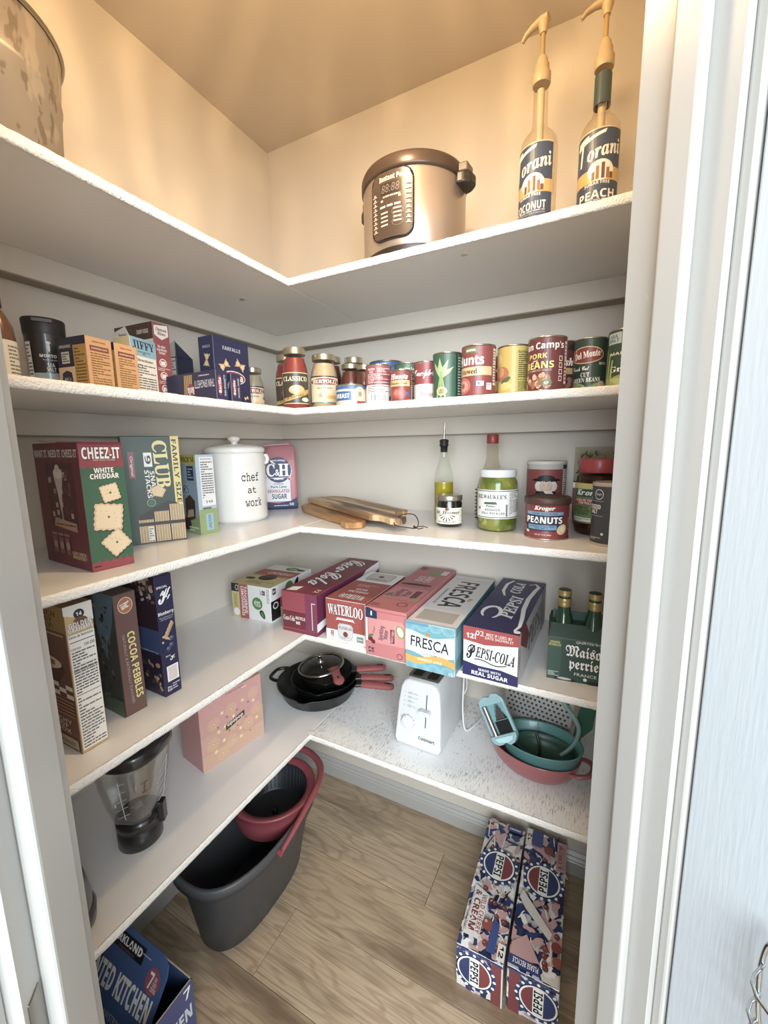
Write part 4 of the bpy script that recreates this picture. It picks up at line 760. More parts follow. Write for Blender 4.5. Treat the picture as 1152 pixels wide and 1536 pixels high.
# brownie mix
t, pk, F = carton('cake_mix_box', 'tall red brownie mix box with brown top band behind the small white mix box', 'mix box', (.098, -.612, S2), 93, .045, .135, .190, {'*': '#8f454a', 'F': '#a04a4e', 'L': '#d3c9bb'}, BAK)
f = F['F']; f.p([(.08, .96), (.9, .99), (.92, .86), (.5, .8), (.08, .85)], '#dcd6cc'); f.t('Duncan\nHines', .5, .9, .66, .09, '#6d3a30', 'i', bold=.04); f.t('No other\ningredients\nneeded', .45, .68, .6, .11, '#ecdcd8', bold=.04)
for y in (.52, .36, .2): f.ring(.45, y, .22, .05, .2, '#ecdcd8'); f.r(.32, y-.03, .58, y+.02, '#ecdcd8'); f.lines(.12, y-.1, .86, y-.06, 2, '#e2c4c2')
f = F['L']; f.r(.0, .8, 1, 1, '#54382e'); f.t('CHEWY FUDGE', .74, .9, .3, .05, '#d9c9b8', bold=.05); f.p([(0, .95), (.3, 1), (.42, .86), (.2, .76), (0, .8)], '#dcd6cc'); f.t('Duncan\nHines', .2, .88, .22, .09, '#6d3a30', 'i', bold=.03); f.p([(.0, .66), (.9, .62), (.9, .54), (0, .58)], '#a04a4e'); f.t("America's Favorite", .45, .60, .7, .045, '#ecdcd8', 'i', rot=-2, bold=.03); f.p([(.1, 0), (.9, 0), (.95, .4), (.1, .35)], '#6a4230'); f.e(.55, .3, .3, .1, '#4d3023'); f.t('BROWNIE', .55, .45, .6, .08, '#54382e', bold=.06); pk.done()
t, pk, F = carton('muffin_mix_box', 'small white and blue muffin mix box in front of the red brownie box', 'mix box', (.168, -.676, S2), 102, .070, .040, .138, {'*': '#ddd9cd', 'F': '#dfdcd2', 'L': '#cdb978'}, BAK)
f = F['F']; f.r(0, .72, 1, 1, '#7fb2c9'); f.t('JIFFY', .5, .885, .86, .14, '#28324c', 's', sh=-.1, bold=.03); f.t('CORN MUFFIN\nMIX', .5, .775, .5, .05, '#28324c', bold=.05); f.t('Directions:', .5, .66, .7, .045, '#3c3c40', 'i', bold=.03); f.ring(.3, .56, .1, .035, .3, '#5a5a5c'); f.lines(.1, .12, .92, .6, 12, '#6a6a6c'); f.r(0, 0, 1, .06, '#7fb2c9')
f = F['L']; f.e(.5, .3, .5, .25, '#e2c044'); f.t('Y', .5, .75, .5, .2, '#28324c', 's'); pk.done()
for (x, y, rot, lab) in ((.186, -.796, 97, 'orange mac and cheese box with a navy corner panel, left one of the pair'), (.177, -.738, 98, 'orange mac and cheese box, right one of the pair')):
    t, pk, F = carton('macaroni_box', lab, 'pasta box', (x, y, S2), rot, .053, .083, .110, {'*': '#c98f58', 'F': '#d29a64', 'L': '#c48a4e'}, BAK)
    f = F['F']; f.r(.14, .76, .86, .85, '#8a4038'); f.t('NUTRITION FACTS', .5, .805, .6, .03, '#e8c9a0', bold=.05); f.lines(.14, .1, .86, .74, 15, '#8f6326', seed=int(x*1000)); f.t('DIRECTIONS', .5, .92, .5, .025, '#8a4038', bold=.04)
    f = F['L']; f.r(.56, 0, 1, 1, '#b98a38'); f.lines(.6, .05, .94, .82, 14, '#6e4f1e', seed=7); f.r(0, .5, .56, 1, '#2a3048'); f.r(.56, .86, 1, 1, '#2a3048'); f.t('ORGANIC', .3, .85, .4, .05, '#c9c4b4', bold=.04); f.r(.15, .56, .42, .76, '#c9c4b4'); f.lines(.17, .58, .4, .74, 4, '#2a3048'); f.r(0, .0, .56, .5, '#d8b48a')
    f.p([(.28, .44), (.44, .4), (.46, .28), (.42, .16), (.28, .06), (.14, .16), (.1, .28), (.12, .4)], '#2a3048'); f.t('MAC &\nCHEESE', .28, .26, .26, .12, '#d8b48a', bold=.05); pk.done()
# black salt jar, oval plastic
SJ = thing('sea_salt_jar', 'black and frosted plastic sea salt jar at the left end of the second shelf', 'jar', (.078, -.812, S2), 62); pk = Pack(SJ, .3)
m = MB(); m.lathe([(.030, 0), (.032, .003), (.0335, .05)], M('#9fb0b2', .3, 0, .3), 36, sy=.85, cap1=False); m.lathe([(.0335, .05), (.0345, .12), (.035, .128)], M('#262327', .35, 0, .3), 36, sy=.85, cap0=False); m.build('jar_body', SJ)
m = MB(); m.lathe([(.0352, .127), (.0358, .130), (.0368, .156), (.035, .159)], M('#232125', .45), 36, sy=.85); m.box(-.016, -.0325, .149, .016, -.029, .155, M('#3c3a3f', .4)); m.build('flip_cap', SJ)
f = Face(pk, .076, .122, lambda u, v, o: ((.0345+.018*(v-.06)+o)*math.sin((u-.038)/.034), -.85*(.0350+.018*(v-.06)+o)*math.cos((u-.038)/.034), .003+v), True)
f.t('MORTON', .58, .66, .44, .05, '#d6d4d2', bold=.10); f.lines(.42, .58, .78, .61, 1, '#a8a5a3'); f.t('SEA\nSALT', .58, .48, .2, .13, '#d6d4d2', bold=.05); f.ring(.58, .37, .16, .035, .2, '#a8a5a3'); f.e(.57, .79, .03, .07, '#c9c6c3'); f.e(.57, .87, .05, .025, '#c9c6c3'); f.r(.3, .08, .9, .28, '#b6cdd2'); f.lines(.36, .11, .84, .26, 5, '#6f8086')
f.r(.0, .25, .17, .88, '#cfccc6'); f.lines(.02, .28, .15, .85, 10, '#4a484a'); pk.done()
BB = thing('sauce_bottle', 'brown sauce bottle cut off by the left door frame, second shelf', 'bottle', (.212, -.944, S2), 60); pk = Pack(BB, .3)
m = MB(); m.lathe([(.021, 0), (.024, .004), (.024, .080), (.022, .098), (.015, .116), (.009, .126), (.009, .130)], M('#5a3a28', .25, 0, .5), 30); m.build('bottle_body', BB)
m = MB(); m.lathe([(.010, .127), (.0115, .129), (.0115, .143), (.010, .145)], M('#3a2a22', .4), 20); m.build('cap', BB)
f = cylface(pk, .0242, .006, .068, 170, 20); f.r(0, 0, 1, 1, '#c9c2b4'); f.r(.0, .2, .5, .8, '#2a2522'); f.lines(.6, .1, .95, .9, 9, '#6a6560'); pk.done()

# ---------------------------------------------------------------- shelf 2: jars and cans
def sauce(lab, x, y, rot, r, h, col, kind, s_=1.0):
    q = r/.040; prof = [(r*.9, 0), (r, .005), (r, h*.60), (r*.93, h*.70), (r*.80, h*.80), (r*.74, h*.86), (r*.74, h*.90)]
    t, pk = jar('sauce_jar', lab, 'jar', x, y, S2, rot, prof, M(col, .35, 0, .4), h*.84, [(r*.80, h*.898), (r*.835, h*.90), (r*.835, h*.901), (r*.835, h*.986), (r*.835, h*.987), (r*.81, h)], '#b3a88f', 'glass sauce jars on the second shelf', lidmetal=.75)
    if kind == 'classico':
        f = cylface(pk, r*1.004+.0003, h*.10, h*.50, 160, 0); f.r(.02, .0, .92, 1, '#d9bb7e'); f.r(.05, .03, .89, .97, '#4b473a'); f.t('CLASSICO', .46, .8, .72, .15, '#ecdcb8', 's', bold=.03); f.e(.5, .45, .22, .15, '#a8403a' if col != '#8f3d38' else '#d8b070'); f.e(.45, .48, .12, .08, '#c9655a' if col != '#8f3d38' else '#ecd6a0'); f.p([(.05, .18), (.3, .22), (.6, .38), (.89, .5), (.89, .36), (.6, .22), (.3, .1), (.05, .06)], '#c99f4a'); f.t('di NAPOLI', .45, .24, .5, .06, '#5b3c20', 'i', rot=12, bold=.03); f.e(.75, .14, .12, .07, '#dcd0b4')
    if kind == 'bertolli':
        f = cylface(pk, r*1.004+.0003, h*.12, h*.50, 165, 0); f.p([(.04, .12), (.12, 0), (.3, 0), (.5, 0), (.7, 0), (.88, 0), (.96, .12), (.96, .88), (.86, .96), (.7, .97), (.5, 1), (.3, .97), (.14, .96), (.04, .88)], '#2f3c3a') if 0 else f.r(.05, 0, .95, .97, '#2f3c3a'); f.r(.08, .05, .92, .92, '#dccaa2'); f.e(.5, .77, .44, .14, '#e9dcbc'); f.e(.5, .77, .42, .12, '#9c3d38'); f.t('BERTOLLI', .5, .77, .66, .13, '#f0e4cc', 's', bold=.03); f.t('ALFREDO', .48, .54, .36, .06, '#5a4034', bold=.04); f.c(.38, .28, .006, '#b5a58a'); f.r(.48, .16, .8, .32, '#d8a95c'); f.r(.48, .28, .8, .36, '#e6c484'); f.c(.86, .48, .0045, '#9c3d38'); f.r(.2, .0, .8, .04, '#8a9a8a')
    if kind == 'heinz':
        f = cylface(pk, r*1.004+.0003, h*.10, h*.44, 150, 0); f.p([(.0, 0), (1, 0), (1, .7), (.7, .95), (.3, .95), (0, .7)], '#dcd8cc') if 0 else f.r(.0, 0, 1, .8, '#dcd8cc'); f.r(.1, .8, .9, .92, '#dcd8cc'); f.t('HEINZ', .42, .76, .7, .2, BK, 's', arc=.4, bold=.04); f.r(0, .35, 1, .45, '#35453a'); f.t('CHILI\nSAUCE', .5, .2, .5, .22, '#8a3430', bold=.04)
    pk.done(); return t
RED, CRM = '#863a38', '#c3ab8c'
sauce('small cream sauce jar wedged behind the bow-tie pasta box', .093, -.242, 47, .036, .150, '#b0a088', 'bertolli')
sauce('shorter red pasta sauce jar with tomatoes on its label, in the shelf corner', .240, -.245, 42, .036, .172, '#7c3533', 'classico')
sauce('tall red pasta sauce jar standing foremost at the inner shelf corner', .309, -.290, 42, .038, .176, '#8f3d38', 'classico')
sauce('wide cream alfredo sauce jar with green framed label beside the tall red jar', .375, -.238, 38, .041, .160, CRM, 'bertolli')
sauce('dark sauce jar whose lid just shows behind the alfredo jar', .336, -.13, 30, .030, .178, '#5c302c', '')
sauce('tall dark red jar standing at the back behind the chili sauce', .405, -.115, 30, .034, .171, '#6a322e', '')
sauce('squat chili sauce jar with white label behind the low chicken can', .432, -.178, 34, .033, .138, '#5d2f2a', 'heinz')
sauce('small brown jar squeezed between the chili sauce and the nutrition can', .492, -.200, 31, .026, .126, '#59332c', 'heinz')

CAN = 'tinned food along the second shelf'
def can(lab, x, y, rot, r, h, base, art, z=S2, name='food_can', nrib=0):
    t = thing(name, lab, 'can', (x, y, z), rot, CAN); pk = Pack(t, .38)
    tin = M('#a9a498', .28, .9)
    m = MB(); m.lathe([(r*.985, 0), (r+.0006, .0008), (r+.0006, .0030), (r-.0006, .0038), (r-.0006, h-.0038), (r+.0006, h-.0030), (r+.0006, h-.0006), (r*.965, h), (r*.955, h-.003), (r*.80, h-.003), (r*.78, h-.0022), (r*.2, h-.0024)], tin, 40); m.build('tin_body', t)
    m = MB(); m.lathe([(r-.0001, .0042), (r, .0046), (r, h-.0046), (r-.0001, h-.0042)], pk.mt(base), 40, cap0=False, cap1=False); m.build('paper_label', t)
    f = cylface(pk, r+.0001, .0046, h-.0092, 170, 0); art(f); pk.done(); return t
def a_chicken(f):
    f.r(0, .82, 1, 1, '#3f6a9c'); f.r(0, 0, 1, .2, '#cfc0a8'); f.r(.06, .22, .5, .7, '#3568a0'); f.t('BREAST', .28, .46, .36, .24, '#eef0f2', bold=.08); f.t('CHICKEN', .26, .75, .34, .1, '#e8e4dc', bold=.06); f.e(.7, .55, .14, .4, '#d9b99a'); f.e(.7, .55, .05, .14, '#8a8680'); f.r(.62, 0, .86, .18, '#9c3f44'); f.r(.88, .1, .98, .9, '#dcdad4'); f.lines(.89, .15, .97, .85, 7, '#55534f')
can('low wide canned chicken tin with blue band at the shelf front', .500, -.290, 31, .042, .058, '#d2c6b2', a_chicken)
def a_kirk(f): f.r(0, .75, 1, 1, '#3c5c9a'); f.t('KIRKLAND', .35, .86, .3, .12, WH, bold=.08); f.r(.15, .8, .17, .95, BK) if 0 else None; f.r(0, .1, 1, .7, '#4d78b4'); f.e(.8, .45, .12, .3, '#c9a98c')
can('large blue-banded tin on the bottom of the rear stack', .514, -.100, 29, .0515, .075, '#3c5c9a', a_kirk)
can('large blue-banded tin on the top of the rear stack', .514, -.100, 27, .0515, .073, '#4a6aa0', a_kirk, S2+.0755)
def a_soupb(f):
    f.r(0, 0, 1, .5, '#dcd9d2'); f.r(0, .5, 1, 1, '#a34a4c'); f.p([(.0, .3), (.1, .5), (0, .5)], '#a34a4c'); f.t('Nutrition\nFacts', .3, .88, .2, .14, '#eadcd8', bold=.05); f.lines(.18, .54, .84, .80, 6, '#e0c4c0'); f.lines(.46, .82, .84, .95, 3, '#e0c4c0'); f.lines(.18, .3, .84, .48, 4, '#7a7672')
    f.r(.28, .06, .72, .26, '#f2f0ea')
    for i in range(14): f.r(.30+.03*i, .08, .312+.03*i+(.006 if i % 3 == 0 else 0), .25, '#2a2a2a'); f.k -= 1
    f.k += 1; f.r(.8, .1, .9, .2, '#55534f')
can('red over white soup can turned to its nutrition side and barcode', .574, -.268, 28, .0345, .106, '#cfccc4', a_soupb)
def a_paste(f): f.t('Hunts', .40, .82, .62, .18, '#f0e4dc', 'i', bold=.06); f.r(0, .5, .78, .70, '#d9b070'); f.t('Tomato Paste', .4, .6, .58, .09, '#4a2a1e', 's', bold=.02); f.e(.4, .26, .26, .17, '#b84a40'); f.e(.38, .28, .14, .1, '#cf6a5a'); f.r(.62, .2, .74, .3, '#3f6ea8'); f.r(.8, 0, .84, 1, '#7c2f2f'); f.lines(.86, .08, .98, .92, 12, '#e0c9c2')
can('small red tomato paste can at the shelf front', .652, -.290, 25, .028, .083, '#97403d', a_paste)
def a_green(f): f.r(.0, 0, 1, 1, '#3f6b4c'); f.t('Nutrition Facts', .5, .88, .44, .08, '#d9dfd4', bold=.05); f.lines(.3, .12, .72, .82, 13, '#a8bfa8'); f.r(.78, 0, .9, 1, '#c9cfc0'); f.lines(.8, .1, .88, .9, 8, '#55604f'); f.lines(.05, .2, .22, .9, 8, '#89a58c')
can('green can turned to its nutrition panel behind the tomato paste', .633, -.205, 25, .0365, .114, '#3f6b4c', a_green)
def a_camp(f): f.r(0, .45, 1, 1, '#9c4042'); f.r(0, 0, 1, .45, '#dedbd3'); f.t("Campbell's", .46, .72, .8, .26, '#f2eae4', 'c', bold=.06); f.ring(.3, .3, .05, .07, .2, '#6b5c40'); f.t('TOMATO', .5, .16, .4, .09, '#9c4042', bold=.04)
can('red and white soup can half hidden by the green bean can', .7055, -.249, 30, .0325, .104, '#dedbd3', a_camp)
can('red and white soup can tucked behind the stewed tomatoes', .850, -.165, 20, .033, .114, '#dedbd3', a_camp)
def a_leaf(f):
    f.r(0, 0, 1, 1, '#356048'); f.r(.0, .0, .05, 1, '#2a4a36')
    for a, l in ((60, .3), (95, .42), (125, .34), (30, .25)):
        x1 = .34+.35*math.cos(R(a)); y1 = .5+.42*math.sin(R(a)); f.p([(.34, .42), ((.34+x1)/2-.06, (.5+y1)/2), (x1, y1), ((.34+x1)/2+.06, (.5+y1)/2-.03)], '#9cb77a')
    for x in (.24, .34, .44): f.p([(x-.02, .02), (x+.03, .02), (.37, .6), (.33, .6)], '#8bab62')
    f.ring(.36, .16, .13, .1, .15, '#d9cfa0'); f.e(.36, .16, .11, .085, '#b9a878'); f.t('NO\nSALT', .36, .16, .12, .09, '#5a4a2c', bold=.05); f.r(.7, 0, .73, 1, '#1c2a22'); f.lines(.76, .06, .97, .94, 14, '#c9cfc0')
can('green can with pale leaves and beans, left of the stewed tomatoes', .773, -.280, 19, .0355, .112, '#356048', a_leaf)
def a_hunts(f): f.r(0, 0, 1, 1, '#93403e'); f.t('NATURAL', .35, .92, .2, .04, '#dfe0c0', bold=.06); f.r(.22, .87, .5, .98, '#5d7a46'); f.t('NATURAL', .36, .925, .2, .04, '#e8e4c8', bold=.06); f.t('Hunts', .32, .72, .60, .20, '#f2e8e0', 'b', bold=.04); f.r(0, .40, .8, .58, '#d9b27c'); f.t('Stewed', .30, .49, .38, .11, '#4a2a1e', 's', bold=.02); f.e(.16, .2, .20, .18, '#c96a5c'); f.e(.16, .2, .14, .12, '#dd9484'); f.e(.16, .2, .06, .05, '#b84a40'); f.r(.48, .18, .62, .28, '#dcdfe6'); f.r(.5, .2, .55, .26, '#3f6ea8'); f.r(.68, .1, .80, .24, '#eeeae4'); f.lines(.69, .12, .79, .22, 4, '#2a2422'); f.r(.84, .2, .96, .96, '#dcd6cc'); f.lines(.85, .24, .95, .93, 12, '#6a4a44')
can('red stewed tomato can with a peach band and half a tomato', .855, -.300, 12, .0385, .115, '#93403e', a_hunts)
def a_peach(f): f.r(0, 0, 1, 1, '#c9a94c'); f.r(.56, 0, .96, 1, '#bfae4a'); f.t('Nutrition Facts', .76, .88, .34, .06, '#2f2a1c', bold=.05); f.lines(.6, .34, .94, .84, 12, '#4b4424'); f.r(.58, .3, .95, .31, '#2f2a1c'); f.lines(.6, .06, .94, .27, 5, '#6a6034'); f.e(.24, .44, .17, .16, '#b86a48'); f.e(.2, .48, .11, .11, '#d08a58'); f.e(.34, .3, .12, .05, '#4d6a3c', a=30); f.e(.2, .14, .14, .1, '#d9b04c'); f.e(.34, .18, .12, .08, '#e0bf60'); f.e(.12, .76, .12, .12, '#d8c060'); f.ring(.08, .07, .05, .05, .3, '#3f5a48')
can('yellow peach can turned half to its nutrition panel', .928, -.262, 10, .0365, .114, '#c9a94c', a_peach)
def a_vc(f):
    f.r(0, 0, 1, 1, '#773438'); f.t("Van Camp's", .40, .84, .86, .17, '#f2eae4', 'b', bold=.02, ol='#3a1a1c'); f.t('PORK', .34, .66, .36, .10, '#e2d36a', bold=.07); f.t('and', .3, .575, .1, .04, '#f2eae4', 'i'); f.t('BEANS', .36, .48, .56, .14, '#e2d36a', bold=.09, ol='#4a2a20'); f.t('IN TOMATO SAUCE', .35, .375, .5, .04, '#d9a89c', bold=.03)
    r_ = random.Random(6)
    for _ in range(34): f.e(r_.uniform(.04, .66), r_.uniform(.05, .28), .055, .045, r_.choice(['#c9906c', '#d8a47c', '#b87a58', '#a8684c', '#e0b48c']), 10, r_.uniform(0, 180)); f.k -= (_ % 3 > 0)
    f.e(.52, .12, .1, .07, '#5d8048'); f.t('GF', .52, .12, .08, .05, '#e8e8d8', bold=.05)
    for y in (.2, .33, .46, .59): f.r(.73, y-.05, .8, y+.05, '#e6e0da'); f.r(.74, y-.035, .79, y+.035, '#773438')
    f.r(.86, .1, .95, .94, '#dcd3ca'); f.lines(.87, .14, .94, .9, 11, '#5a3a38')
can('large maroon pork and beans can with yellow lettering', 1.006, -.312, 4, .0385, .111, '#773438', a_vc)
def a_b2(f):
    f.t("Bush's", .6, .62, .6, .16, '#f2eae4', 'i', bold=.05); f.r(0, .38, 1, .5, '#c9a46a'); r_ = random.Random(3)
    for _ in range(16): f.e(r_.uniform(.05, .95), r_.uniform(.06, .3), .07, .05, r_.choice(['#a85a4c', '#8a4238', '#b9705c']), 8, r_.uniform(0, 180))
    f.r(0, .86, 1, 1, '#3c2c2a')
can('dark red bean can peeking out behind the pork and beans', 1.026, -.205, 6, .034, .122, '#6b3035', a_b2)
def a_dm(f):
    f.r(0, 0, 1, 1, '#2e4a3c'); f.e(.42, .70, .38, .17, '#c9b070'); f.e(.42, .70, .36, .15, '#8f3a3a'); f.t('Del Monte', .43, .71, .56, .13, '#f0e6dc', 's', bold=.03, rot=6); f.t('WITH', .78, .52, .18, .05, '#dcd8c8', bold=.04); f.t('Fresh Cut', .3, .44, .4, .08, '#eee8d8', 'c', bold=.04); f.t('CUT\nGREEN BEANS', .42, .26, .62, .19, '#eee8d8', 's', bold=.01)
    r_ = random.Random(5)
    for _ in range(10): x = r_.uniform(.1, .9); f.e(x, r_.uniform(.03, .12), .12, .03, r_.choice(['#8fa35a', '#a9b86c', '#6f8a48']), 8, r_.uniform(-30, 30))
    f.e(.78, .1, .1, .08, '#c9b48a')
can('dark green bean can with a red oval shield', 1.088, -.238, 0, .0335, .115, '#2e4a3c', a_dm)
def a_g2(f):
    f.r(0, 0, 1, 1, '#33533f'); f.r(.1, .78, .4, .98, '#a9c4cc'); f.t('SEA\nSALT', .25, .88, .2, .13, '#3a5a64', bold=.05); f.e(.55, .82, .12, .08, '#8f3a3a'); f.t('D', .55, .82, .08, .09, '#f0e6dc', 's'); f.t('MADE', .36, .6, .34, .05, '#dcd8c8', bold=.04); f.t('Green', .45, .32, .5, .10, '#eee8d8', 's', bold=.02)
    for x, l in ((.02, .7), (.1, .62), (.17, .5)): f.p([(x, .05), (x+.06, .05), (x+.09, l), (x+.06, l)], '#9cb36c')
    f.e(.4, .12, .3, .09, '#8fa35a', a=10); f.e(.5, .08, .3, .06, '#a9b86c', a=-10)
can('tall green vegetable can cut off by the right door frame', 1.158, -.268, -4, .0365, .118, '#33533f', a_g2)

# ---------------------------------------------------------------- top shelf
PC = thing('pressure_cooker', 'steel electric pressure cooker with black lid and control panel on the top shelf', 'pressure cooker', (.648, -.190, S1), -7); pk = Pack(PC, .3)
steel = M('#bdb0a5', .34, .8, key='cooker_steel'); blk = M('#2a2420', .35)
m = MB(); m.lathe([(.118, 0), (.126, .004), (.131, .03), (.131, .036)], blk, 56); m.build('base', PC)
m = MB(); m.lathe([(.131, .034), (.1335, .040), (.1335, .196), (.132, .200)], steel, 64); m.build('outer_shell', PC)
m = MB(); m.lathe([(.130, .199), (.136, .201), (.1375, .206), (.1375, .224), (.134, .232), (.122, .237)], M('#4a3c33', .32, .2), 64, cap1=False); m.build('lid_rim', PC)
m = MB(); m.lathe([(.123, .2365), (.112, .246), (.085, .256), (.05, .262), (.02, .264)], M('#8d7f72', .3, .8), 56, cap0=False); LID = m.build('lid', PC)
m = MB()
for s_ in (rrect(.085, .024, .01, 5),): m.prism([(x+.0, y) for x, y in s_], .262, .284, blk); m.build('lid_handle', LID, .004, 2)
m = MB(); m.lathe([(.012, .258), (.014, .262), (.014, .276), (.010, .280)], blk, 20, c=(.045, .05)); m.build('steam_valve', LID)
for sg in (-1, 1):
    m = MB(); m.prism([(sg*.131, -.030), (sg*.150, -.026), (sg*.164, -.014), (sg*.166, .014), (sg*.150, .028), (sg*.131, .032)][::sg], .178, .205, blk); m.build('side_handle', PC, .005, 2)
    m = MB(); m.prism([(sg*.132, -.022), (sg*.156, -.018), (sg*.156, .018), (sg*.132, .022)][::sg], .206, .226, M('#6a5a4e', .35)); m.build('lid_tab', PC, .003, 2)
PANEL_AT = 6
def pf(u, v, o): a = (u-.062)/.134+R(PANEL_AT); return ((.1342+o)*math.sin(a), -(.1342+o)*math.cos(a), .048+v)
m = MB(); ring_pts = rrect(.112, .150, .026, 6, .062, .074); T1 = [pf(x, y, -.002) for x, y in ring_pts]; T2 = [pf(x, y, .0045) for x, y in ring_pts]; T3 = [pf(x, y, .006) for x, y in rrect(.105, .143, .023, 6, .062, .074)]
n_ = 14; xs = [.062-.056+.112*i/n_ for i in range(n_+1)]
m.loft([T1, T2, T3], blk, False, False)
def yspan(x, W_=.105, H_=.143, r_=.023):
    dx = abs(x-.062); e = max(0, dx-(W_/2-r_)); return (H_/2-r_)+math.sqrt(max(r_*r_-e*e, 0))
vs = []
for i in range(n_+1):
    x = .062-.0525+.105*i/n_; y_ = yspan(x); vs += [pf(x, .074-y_, .006), pf(x, .074+y_, .006)]
m.add(vs, [(2*i, 2*i+2, 2*i+3, 2*i+1) for i in range(n_)], M('#4d4037', .3), True); m.build('control_panel', PC)
f = Face(pk, .124, .148, lambda u, v, o: pf(u, v, .0062+o), True); pk.faces[-1].name = 'panel_print'
f.t('Instant Pot', .52, .89, .50, .075, '#d9c6ae', 'b', bold=.04); f.r(.3, .66, .72, .82, '#3a302a'); f.t('88:88', .5, .74, .36, .12, '#7d6c5c', sh=.15); f.lines(.35, .6, .7, .65, 1, '#c9b49a'); 
for x, y in ((.3, .56), (.66, .58)): f.r(x, y, x+.05, y+.03, '#c9b49a')
for i in range(3): f.r(.28+.15*i, .47, .40+.15*i, .50, '#e0ccb2')
for y in (.2, .26, .32, .38): f.r(.3, y, .45, y+.025, '#c9b49a'); f.r(.56, y+.03, .72, y+.055, '#c9b49a')
f.ring(.64, .38, .11, .07, .06, '#a08c76'); f.ring(.64, .23, .11, .06, .06, '#a08c76')
for i in range(9): f.r(.12, .14+.065*i, .22, .155+.065*i, '#cbb79d'); f.r(.80, .18+.07*i, .90, .195+.07*i, '#cbb79d'); f.r(.15, .16+.065*i, .19, .185+.065*i, '#cbb79d'); f.r(.83, .2+.07*i, .87, .225+.07*i, '#cbb79d')
pk.done()

SYR = 'flavour syrup bottles with pumps on the top shelf'
def syrupb(lab, x, y, rot, fl, liquid, sticker, spout):
    t = thing('flavor_syrup_bottle', lab, 'syrup bottle', (x, y, S1), rot, SYR); pk = Pack(t, .4)
    m = MB(); m.lathe([(.034, 0), (.0375, .004), (.038, .012), (.038, .178), (.0355, .192), (.028, .203), (.0185, .211), (.0155, .225), (.0145, .290), (.0155, .294), (.0155, .302)], glass('#fbf6ee'), 40, cap1=False); m.build('bottle_body', t)
    m = MB(); m.lathe([(.033, .003), (.036, .006), (.036, .011+.02*liquid)], M('#b0623c' if liquid else '#cda682', .2, 0, .4), 36); m.build('syrup', t)
    f = cylface(pk, .0384, .014, .160, 168, 0); B1, OR, CR_ = '#3a4a63', '#d3a250', '#e8dcc8'
    f.r(.0, 0, .93, 1, B1); f.r(0, .985, .93, 1, '#d9b884'); f.r(0, .40, .93, .55, OR); f.t('T', .20, .79, .22, .30, CR_, 'n', rot=9, sh=.25, bold=.03); f.p([(.08, .88), (.62, 1-.03), (.60, .93), (.10, .84)], CR_); f.t('orani', .60, .76, .60, .17, CR_, 'i', rot=9, bold=.03); f.e(.55, .52, .22, .12, CR_)
    for k, (x0, hh) in enumerate(((.40, .09), (.47, .15), (.56, .18), (.64, .12), (.70, .07))): f.r(x0, .42, x0+.055, .42+hh, ('#7a4a2c', '#a06a3c')[k % 2])
    f.t('SUGAR FREE', .5, .375, .42, .035, CR_, arc=.5, bold=.06); f.t(fl, .50, .25, .62, .10, CR_, bold=.07); f.lines(.2, .17, .8, .2, 1, '#b9b4a8'); f.t('SINCE 1925', .5, .11, .3, .025, '#b9b4a8', bold=.03); f.t('FLAVORING SYRUP WITH OTHER NATURAL FLAVORS', .5, .155, .6, .02, '#b9b4a8'); f.lines(.05, .03, .28, .06, 2, '#b9b4a8')
    if sticker: f2 = cylface(pk, .0156, .232, .055, 300, 0); f2.r(0, 0, 1, 1, '#3c4f4c'); f2.mb.build('neck_sticker', t); pk.faces.pop()
    pk.done()
    pc = M('#b59f7c', .45)
    m = MB(); m.lathe([(.0172, .298), (.0182, .300), (.0182, .318), (.0150, .322), (.0142, .334), (.0118, .337), (.0108, .344), (.0075, .350)], pc, 26); m.build('pump_collar', t)
    m = MB(); m.lathe([(.0045, .348), (.0045, .396)], M('#a08658', .4), 14, cap0=False, cap1=False); m.lathe([(.0075, .02), (.0075, .29)], M('#c9b79c', .4), 14); m.build('pump_tube', t)
    m = MB(); sx = spout
    m.tube([(0, 0, .392), (0, 0, .402), (0, 0, .412)], [.0065, .009, .011], pc, 14); m.tube([(.011, 0, .416), (-.004, 0, .417), (-.022, 0, .416), (-.038, 0, .411), (-.046, 0, .403)], [.010, .0105, .008, .006, .0045], pc, 12, flat=.7); m.build('pump_head', t)
syrupb('coconut flavour syrup bottle with tan pump, left of the pair', .966, -.258, -18, 'COCONUT', 0, False, 1)
syrupb('peach flavour syrup bottle with green neck sticker and pump, right of the pair', 1.0823, -.238, 0, 'PEACH', 1, True, 1)

# galvanised tub
GT = thing('galvanized_tub', 'mottled galvanized metal tub at the left end of the top shelf', 'tub', (.186, -.945, S1), 0)
gal = M('#93887b', .45, .35, key='galv'); speckle(gal, '#7a6d5c', 60, .57, .62, (1, 1, .5), 3); speckle(gal, '#a59988', 42, .58, .66, (1, 1, .5), 2)
m = MB(); m.lathe([(.128, 0), (.132, .004), (.1395, .130), (.1415, .134), (.1395, .138), (.1465, .206), (.1440, .206), (.1370, .14), (.130, .006)], gal, 64, cap1=False); m.add([(.130*math.cos(2*PI*i/32), .130*math.sin(2*PI*i/32), .006) for i in range(32)], [list(range(32))], gal); m.build('tub_body', GT)
m = MB(); pts = [(.1475*math.cos(2*PI*i/64), .1475*math.sin(2*PI*i/64), .208) for i in range(64)]; m.tube(pts, .0042, M('#9a8f80', .25, .9), 10, closed=True); m.build('rolled_rim', GT)
